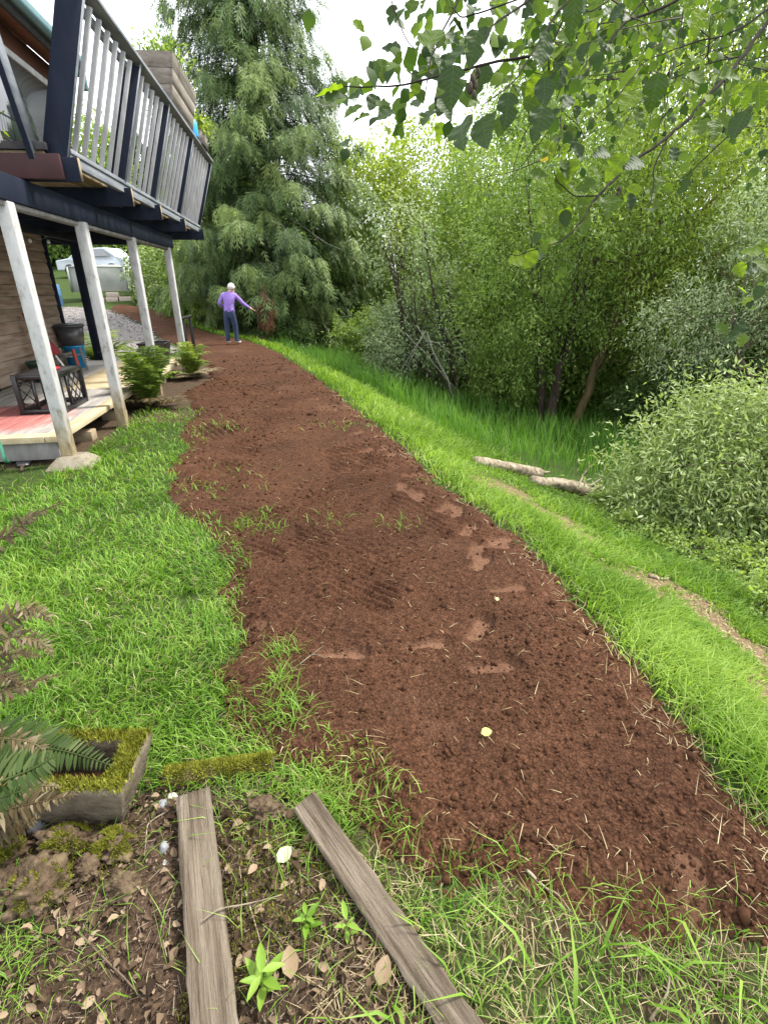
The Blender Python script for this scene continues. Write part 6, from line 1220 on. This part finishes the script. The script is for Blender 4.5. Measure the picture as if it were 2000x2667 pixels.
def right_side():
    stick = STICK
    def log(label, a, b_, r, wad):
        A, C = gp(*a), gp(*b_); A[2] += r * .35; C[2] += r * .5; t = thing('fallen_log', label, 'log', A); s = np.linspace(0, 1, 14)[:, None]; P = A * (1 - s) + C * s; P[1:-1] += rng.normal(0, r * .10, P[1:-1].shape); P[1:-1] = (P[:-2] + P[1:-1] + P[2:]) / 3
        lb_ = B().tube(P - A, r * (.65 + .35 * s[:, 0]), 16); V, Fa, tt = lb_.arrays(); cen = np.repeat(P - A, 16, 0); rd = V - cen; an_ = np.tile(np.arange(16), 14)
        V = cen + rd * (1 + .16 * vnoise(an_ * 1.3, np.repeat(np.arange(14), 16) * .5, 0, 6) + .10 * vnoise(an_ * 2.9, np.repeat(np.arange(14), 16) * 1.7, 0, 7))[:, None]
        link('trunk', mesh('trunk', V, Fa, MT['deadwood'], tt, True), t)
        ax = unit(C - A)
        for i in range(wad):
            d = unit(ax * .8 + rand_dir(1)[0] * .9 + [0, 0, .25]); l = r * (1.0 + 1.4 * rng.random()); B().tube([C - A - ax * r, C - A + d * l * .5, C - A + d * l + rng.normal(0, r * .3, 3)], [r * .45, r * .28, r * .08], 6).build('root', MT['deadwood'], t, smooth=True)
    log('bleached fallen log with a broken root end below the bank', (1235, 1207), (1400, 1243), .09, 6); log('second bleached log with splintered roots against the near bush', (1385, 1258), (1530, 1288), .10, 9); log('thin bleached log half buried in the grass high on the bank', (975, 1062), (1095, 1125), .055, 6)
    for k, (pts, lb) in enumerate([([(1010, 1075), (1060, 1095), (1110, 1135)], 'bleached branch lying on the pile above the bank'), ([(1030, 1100), (1080, 1105), (1115, 1118)], 'short pale branch at the end of the branch pile'), ([(960, 1058), (1010, 1066), (1050, 1090)], 'long pale branch at the start of the branch pile')]): stick(lb, pts, .022, br=((.5, .12, .08, .05), (.7, .1, -.1, .06)))
    stick('curved pale stick lying on the bare trail', [(1690, 1505), (1730, 1512), (1755, 1500), (1760, 1488)], .012); stick('dead forked branch lying below the near bush', [(1800, 1395), (1830, 1420), (1880, 1440), (1905, 1415)], .018, br=((.4, .05, .0, .15), (.6, .1, .0, .12), (.8, .0, .05, .14))); stick('broken dead branch standing in the brambles under the near bush', [(1715, 1380), (1740, 1400), (1760, 1430)], .018); stick('short dead stump of a branch under the bush', [(1872, 1460), (1872, 1430), (1875, 1400)], .02, br=((.3, .2, 0, .03),)); stick('pale twig lying by the lower trail', [(1890, 1545), (1920, 1575), (1945, 1590)], .010)
    stick('upright bleached snag at the end of the second log', [(1500, 1275), (1520, 1240), (1530, 1225)], .02, br=((.5, .06, 0, .25),)); stick('dark dead twig pile in the tall grass', [(1200, 1165), (1212, 1178), (1222, 1190)], .02, 'bark', br=((.5, .05, 0, .12),))
    # grey bare twigs hanging below the thin shrub
    c = T(1.2, 12.2, 0); t = thing('dead_twigs', 'fan of bare grey twigs drooping into the tall grass', 'twigs', c); P0 = np.array([-.2, 0, 1.75])
    for i in range(6): B().tube(limb_path(P0 + [rng.uniform(-.6, .5), 0, rng.normal(0, .12)], P0 + [rng.uniform(-1.2, 1.1), rng.uniform(-.5, .3), -.7 - .8 * rng.random()], .12, 7), np.linspace(.007, .002, 7), 4).build('twig', MT['lichen'], t, smooth=True)
    B().tube(limb_path((0.6, .9, 0), P0, 0, 6), np.linspace(.03, .012, 6), 6).build('stem', MT['lichen'], t, smooth=True)
right_side()

# ------------------------------------------------------------------ overhanging alder
MT['twigbark'] = rough_mat('dark alder twig', [(.3, (.010, .008, .006)), (.7, (.032, .026, .021))], 30, (1, 1, 1), .9, .1, .4)
def alder():
    base = gpt(3.6, 1.4); root = thing('alder_tree', 'alder with leafy twigs hanging in from the upper right', 'tree', base)
    tp = np.array([(0, 0, 0), (-.05, 0, 1.5), (-.1, .05, 3.2), (0.1, .1, 5.5), (.1, .1, 8)]); s = np.linspace(0, 4, 20); tp = np.column_stack([np.interp(s, range(5), tp[:, k]) for k in range(3)])
    B().tube(tp, np.linspace(.16, .05, 20), 12).build('trunk', MT['bark'], root, smooth=True)
    TR = base + np.array([-.1, .05, 3.4])
    br = [([(2150, -120), (2000, 54), (1935, 145), (1888, 203), (1834, 257), (1791, 318), (1744, 347), (1689, 394), (1624, 433), (1591, 480), (1557, 509), (1536, 543), (1506, 589), (1468, 623), (1405, 648), (1329, 661)], (2.3, 1.8), .012),
          ([(1900, -120), (1769, 0), (1624, 54), (1570, 134), (1537, 170), (1498, 217), (1465, 289), (1461, 362), (1440, 410)], (2.6, 2.1), .011),
          ([(2150, -90), (1990, 30), (1900, 90), (1790, 112), (1700, 150), (1620, 200)], (2.6, 2.4), .010),
          ([(1800, -150), (1680, 0), (1640, 40), (1592, 60), (1540, 95)], (2.9, 2.7), .010),
          ([(1600, -150), (1500, -20), (1429, 58), (1379, 145), (1335, 217), (1263, 268)], (1.7, 1.4), .006),
          ([(1520, -150), (1371, 0), (1292, 58), (1263, 94), (1220, 130)], (1.6, 1.4), .006),
          ([(1380, 145), (1263, 165), (1147, 195), (1039, 224), (960, 226), (894, 224)], (1.45, 1.4), .0045),
          ([(1250, -100), (1160, 60), (1120, 160), (1105, 260)], (1.5, 1.35), .005),
          ([(1040, -60), (1017, 0), (1053, 94), (1089, 137)], (1.6, 1.5), .003),
          ([(1260, 30), (1200, 45), (1170, 10), (1160, -40)], (1.5, 1.5), .003),
          ([(1429, 58), (1428, 140), (1432, 218)], (1.5, 1.5), .003),
          ([(1744, 347), (1700, 440), (1704, 480), (1690, 540)], (1.95, 1.9), .004),
          ([(1888, 203), (1884, 260), (1895, 300), (1830, 330)], (2.0, 1.9), .004),
          ([(1557, 509), (1490, 510), (1450, 470), (1440, 440)], (1.85, 1.8), .003),
          ([(1498, 217), (1440, 205), (1380, 180)], (2.1, 1.9), .003), ([(1465, 289), (1510, 330), (1522, 360)], (2.1, 2.1), .002),
          ([(1624, 54), (1560, 60), (1500, 110), (1450, 130)], (2.4, 2.2), .004), ([(1935, 145), (1850, 160), (1760, 200), (1700, 215)], (2.3, 2.2), .004),
          ([(2120, 700), (2010, 745), (1960, 770), (1905, 850)], (2.0, 1.9), .005), ([(2120, 620), (2000, 650), (1940, 690)], (2.0, 1.9), .004), ([(2150, 200), (2010, 240), (1930, 300), (1900, 350)], (2.2, 2.0), .006),
          ([(1700, -100), (1600, -10), (1540, 30), (1480, 20)], (1.9, 1.8), .005), ([(1790, -100), (1780, 30), (1760, 130), (1740, 190)], (2.6, 2.4), .005)]
    lines = []
    for pts, (d0, d1), r in br:
        n = len(pts); P = np.array([at(x, y, d0 + (d1 - d0) * i / (n - 1)) for i, (x, y) in enumerate(pts)])
        if min(y for x, y in pts) < -30 or max(x for x, y in pts) > 2100: P = np.concatenate([[TR], [TR * .45 + P[0] * .55 + [0, 0, .25]], P]); n += 2
        s = np.linspace(0, n - 1, 6 * n); C = np.column_stack([np.interp(s, range(n), P[:, k]) for k in range(3)]); C[1:-1] += rng.normal(0, r * .5, (len(C) - 2, 3))
        for _ in range(2): C[1:-1] = (C[:-2] + 2 * C[1:-1] + C[2:]) / 4
        B().tube(C - base, np.linspace(r * .85, .0014, len(C)), 6).build('branch', MT['twigbark'], root, smooth=True); lines.append(C)
    # leaf shapes: oval, toothed, folded along the midrib; some bitten
    def leaf_mesh(seed):
        r2 = np.random.default_rng(seed); N = 15; f = np.linspace(0, 1, N); w = .40 * np.sin(math.pi * f ** .82) ** .8 * (1 - .25 * f); w[0] = w[-1] = 0
        tooth = np.where(np.arange(N) % 2, 1.035, .975); sid = []
        cv = r2.uniform(-.25, .1); tw = r2.normal(0, .12); fold = r2.uniform(.10, .45)
        V = [(0, y, cv * y * y) for y in f]
        for sg in (-1, 1):
            ww = w * tooth
            if seed % 3 == 0: k = r2.integers(4, N - 3); ww[k] *= .45; ww[k + 1] *= .7
            V += [(sg * x, y - .03, cv * y * y + fold * x * (1 + .3 * math.sin(y * 20)) + tw * sg * x) for x, y in zip(ww, f)]
        Fq = []
        for i in range(N - 1): Fq += [(i, i + 1, N + i + 1, N + i), (i, 2 * N + i, 2 * N + i + 1, i + 1)]
        V += [(-.012, -.22, .01), (.012, -.22, .01), (0, 0.02, 0)]; Fq.append((3 * N, 3 * N + 1, 3 * N + 2, 3 * N + 2))
        F3 = []
        for q in Fq: F3 += [(q[0], q[1], q[2])] + ([(q[0], q[2], q[3])] if q[2] != q[3] else [])
        return mesh('alder_leaf', np.array(V), np.array(F3), None, None, True)
    def leafmat(name, c1, c2, tr, wax=.55):
        q = NT(name); tc = q.n('ShaderNodeTexCoord'); sx = q.n('ShaderNodeSeparateXYZ'); q.l(tc.outputs['Object'], sx.inputs[0])
        ax = q.math('ABSOLUTE', sx.outputs[0]); st = q.math('SINE', q.math('MULTIPLY', q.math('SUBTRACT', sx.outputs[1], q.math('MULTIPLY', ax, .7)), 52.0))
        vein = q.ramp(st, [(.86, (0, 0, 0)), (.99, (1, 1, 1))]); mid = q.ramp(ax, [(.008, (1, 1, 1)), (.022, (0, 0, 0))]); v = q.mixc(1.0, vein, mid, 'ADD')
        oi = q.n('ShaderNodeObjectInfo'); n = q.noise(q.coord(), 6, 4); c = q.mixc(q.math('MULTIPLY', q.math('ADD', n, oi.outputs['Random']), .5), c1, c2); c = q.mixc(q.math('MULTIPLY', v, .35), c, tuple(x * 1.5 for x in c2))
        p = q.bsdf(c, wax, .25, q.bump(st, .12, .02)); t = q.n('ShaderNodeBsdfTranslucent'); q.l(q.mixc(1.0, c, (1.3, 1.35, .4), 'MULTIPLY'), t.inputs[0]); mx = q.n('ShaderNodeMixShader'); mx.inputs[0].default_value = tr; q.l(p, mx.inputs[1]); q.l(t.outputs[0], mx.inputs[2]); return q.done(mx.outputs[0])
    mats = [leafmat('alder leaf deep', (.016, .036, .009), (.036, .066, .014), .28), leafmat('alder leaf green', (.045, .085, .012), (.095, .15, .02), .52), leafmat('alder leaf painted sunlit', (.10, .17, .014), (.18, .26, .03), .65), leafmat('alder leaf yellow', (.5, .33, .03), (.6, .45, .05), .4)]  # lightest green copy has sunlight on the leaf put into its colour
    shapes = []
    for m in mats:
        row = []
        for k in range(5 if m is not mats[3] else 1):
            me = leaf_mesh(k * 7 + 3); me.materials.append(m); row.append(me)
        shapes.append(row)
    nleaf = [0]
    cf, cr, cu = _f, RIGHT, UP
    def put(c, L, ang, tone, tilt=None):
        """leaf centred at c, tip along image-plane angle ang (0 right, 90 down) with random tilt in depth"""
        a = math.radians(ang); d = cr * math.cos(a) - cu * math.sin(a) + cf * (rng.normal(0, .35) if tilt is None else tilt); d = unit(d)
        nm = unit(-cf * .75 + np.array([0, 0, .55]) * rng.choice([1, 1, -.2]) + rand_dir(1)[0] * .55); R = frames(d[None], nm[None])[0]
        o = link('leaf', shapes[tone][rng.integers(len(shapes[tone]))], root); p = c - base - d * L * .45
        o.matrix_local = Matrix(((R[0, 0] * L, R[0, 1] * L, R[0, 2] * L, p[0]), (R[1, 0] * L, R[1, 1] * L, R[1, 2] * L, p[1]), (R[2, 0] * L, R[2, 1] * L, R[2, 2] * L, p[2]), (0, 0, 0, 1))); nleaf[0] += 1
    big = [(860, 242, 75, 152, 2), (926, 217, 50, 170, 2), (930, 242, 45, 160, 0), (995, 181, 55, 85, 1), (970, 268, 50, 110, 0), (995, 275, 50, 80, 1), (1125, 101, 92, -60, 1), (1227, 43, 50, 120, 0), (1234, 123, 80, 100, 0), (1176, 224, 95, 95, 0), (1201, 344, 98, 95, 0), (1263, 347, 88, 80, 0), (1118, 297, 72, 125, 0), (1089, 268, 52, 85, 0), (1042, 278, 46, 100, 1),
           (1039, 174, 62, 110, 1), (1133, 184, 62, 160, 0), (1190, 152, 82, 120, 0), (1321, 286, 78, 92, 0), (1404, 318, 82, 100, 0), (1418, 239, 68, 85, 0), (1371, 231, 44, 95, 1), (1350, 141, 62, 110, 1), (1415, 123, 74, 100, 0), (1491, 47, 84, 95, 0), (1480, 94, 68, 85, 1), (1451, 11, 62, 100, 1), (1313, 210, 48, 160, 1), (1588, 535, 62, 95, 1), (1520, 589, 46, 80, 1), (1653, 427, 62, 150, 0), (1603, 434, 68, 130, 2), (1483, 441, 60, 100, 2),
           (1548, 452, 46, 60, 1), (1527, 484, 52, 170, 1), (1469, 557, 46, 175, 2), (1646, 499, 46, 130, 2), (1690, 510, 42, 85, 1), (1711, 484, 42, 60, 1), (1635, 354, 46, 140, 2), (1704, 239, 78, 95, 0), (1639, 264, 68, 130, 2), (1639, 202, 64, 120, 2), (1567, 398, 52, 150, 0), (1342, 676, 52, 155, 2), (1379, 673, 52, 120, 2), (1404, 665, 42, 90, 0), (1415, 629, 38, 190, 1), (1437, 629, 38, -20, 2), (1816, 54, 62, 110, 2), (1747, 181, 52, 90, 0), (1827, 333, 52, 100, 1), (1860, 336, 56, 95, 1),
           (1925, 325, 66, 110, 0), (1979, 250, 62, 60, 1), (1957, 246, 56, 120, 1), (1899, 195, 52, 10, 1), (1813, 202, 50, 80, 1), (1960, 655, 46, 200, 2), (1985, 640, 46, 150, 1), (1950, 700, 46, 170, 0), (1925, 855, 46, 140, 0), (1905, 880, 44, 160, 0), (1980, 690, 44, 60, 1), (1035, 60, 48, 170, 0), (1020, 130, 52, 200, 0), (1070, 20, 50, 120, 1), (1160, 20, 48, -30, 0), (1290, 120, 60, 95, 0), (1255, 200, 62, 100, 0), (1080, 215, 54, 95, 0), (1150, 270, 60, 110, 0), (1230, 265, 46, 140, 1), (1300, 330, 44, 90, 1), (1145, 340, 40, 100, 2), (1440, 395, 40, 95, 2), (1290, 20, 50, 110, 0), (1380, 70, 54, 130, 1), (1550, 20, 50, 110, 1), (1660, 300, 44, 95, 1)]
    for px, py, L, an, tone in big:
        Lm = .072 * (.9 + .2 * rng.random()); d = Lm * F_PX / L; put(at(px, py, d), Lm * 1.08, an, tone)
    for px, py in ((1440, 390), (1418, 412)): put(at(px, py, 2.6), .04, 150, 3)
    # leaves along every twig
    k = 0
    while nleaf[0] < 296 and k < 4000:
        k += 1; C = lines[rng.integers(len(lines))]; i = rng.integers(len(C) // 3, len(C)); p = C[i]; v = p - CAM; dz = v @ cf; X, Y = v @ cr / dz, -(v @ cu) / dz
        if abs(X) > .80 or abs(Y) > 1.05: continue
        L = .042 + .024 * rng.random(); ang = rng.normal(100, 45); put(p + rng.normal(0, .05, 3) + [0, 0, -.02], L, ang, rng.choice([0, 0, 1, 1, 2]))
    # the many small leaves farther back in the same tree
    n = 1700; C = [lines[i] for i in (1, 2, 3, 16, 17, 21, 22, 20)]; P = np.array([c_[rng.integers(len(c_) // 3, len(c_))] for c_ in (C[j] for j in rng.integers(0, len(C), n))])
    v = P - CAM; P = CAM + v * rng.uniform(1.15, 1.9, (n, 1)) + rng.normal(0, .20, (n, 3)); P[:, 2] += .1
    C2 = [lines[i] for i in (4, 5, 6, 7, 9, 10)]; m2 = 150; P2 = np.array([c_[rng.integers(len(c_) // 2, len(c_))] for c_ in (C2[j] for j in rng.integers(0, len(C2), m2))]); P2 = CAM + (P2 - CAM) * rng.uniform(1.05, 1.5, (m2, 1)) + rng.normal(0, .09, (m2, 3)); P = np.concatenate([P, P2]); n = len(P)
    q = P - CAM; yy = -(q @ cu) / (q @ cf) * F_PX + 1333; kk = yy < 470 + 120 * rng.normal(size=n); P = P[kk]; n = len(P)
    V, Fa, t = scatter(np.array([[0, 0, 0], [-.33, .3, .08], [.33, .3, .08], [-.36, .55, .08], [.36, .55, .08], [0, 1, -.08]]), np.array([[0, 2, 1], [1, 2, 4], [1, 4, 3], [3, 4, 5]]), P - base, frames(unit(rand_dir(n) * .7 + [-.2, 0, -.9]), unit(rand_dir(n) * .8 - cf)), (.045 + .02 * rng.random(n)), rng.random(n))
    o = link('leaves', mesh('leaves', V, Fa, foliage('alder leaves behind', (.016, .04, .010), (.048, .092, .016), (.13, .2, .03), .45, .6, .2), t), root); o['kind'] = 'stuff'
    tw = B()
    for i in range(60):
        C_ = lines[[1, 2, 3, 16, 17, 21, 22, 20][rng.integers(8)]]; p = C_[rng.integers(len(C_) // 3, len(C_))]; p = CAM + (p - CAM) * rng.uniform(1.1, 1.5); tw.tube(limb_path(p - base, p - base + rng.normal(0, .28, 3) + [-.2, 0, -.12], 0, 6), np.linspace(.004, .0012, 6), 4)
    o = tw.build('twigs', MT['barkdark'], root); o['kind'] = 'stuff'
    for px, py, d, L in ((1230, 205, 1.4, .028), (1238, 222, 1.4, .026), (1224, 228, 1.4, .03), (1234, 245, 1.4, .022), (1245, 190, 1.42, .024), (1612, 495, 1.85, .028), (1608, 508, 1.85, .026), (1885, 335, 2.0, .026), (1892, 325, 2.0, .024), (1470, 330, 2.0, .022)):
        c = at(px, py, d) - base; b = B(); prof = [(0, -L / 2), (L * .16, -L * .42), (L * .26, -L * .1), (L * .24, L * .2), (L * .12, L * .45), (0, L / 2)]; b.lathe(prof, 9, c); b.tube([c + [0, 0, L / 2], c + [0.004, 0, L * .9]], .001, 4); b.build('cone', MT['barkdark'], root)
alder()
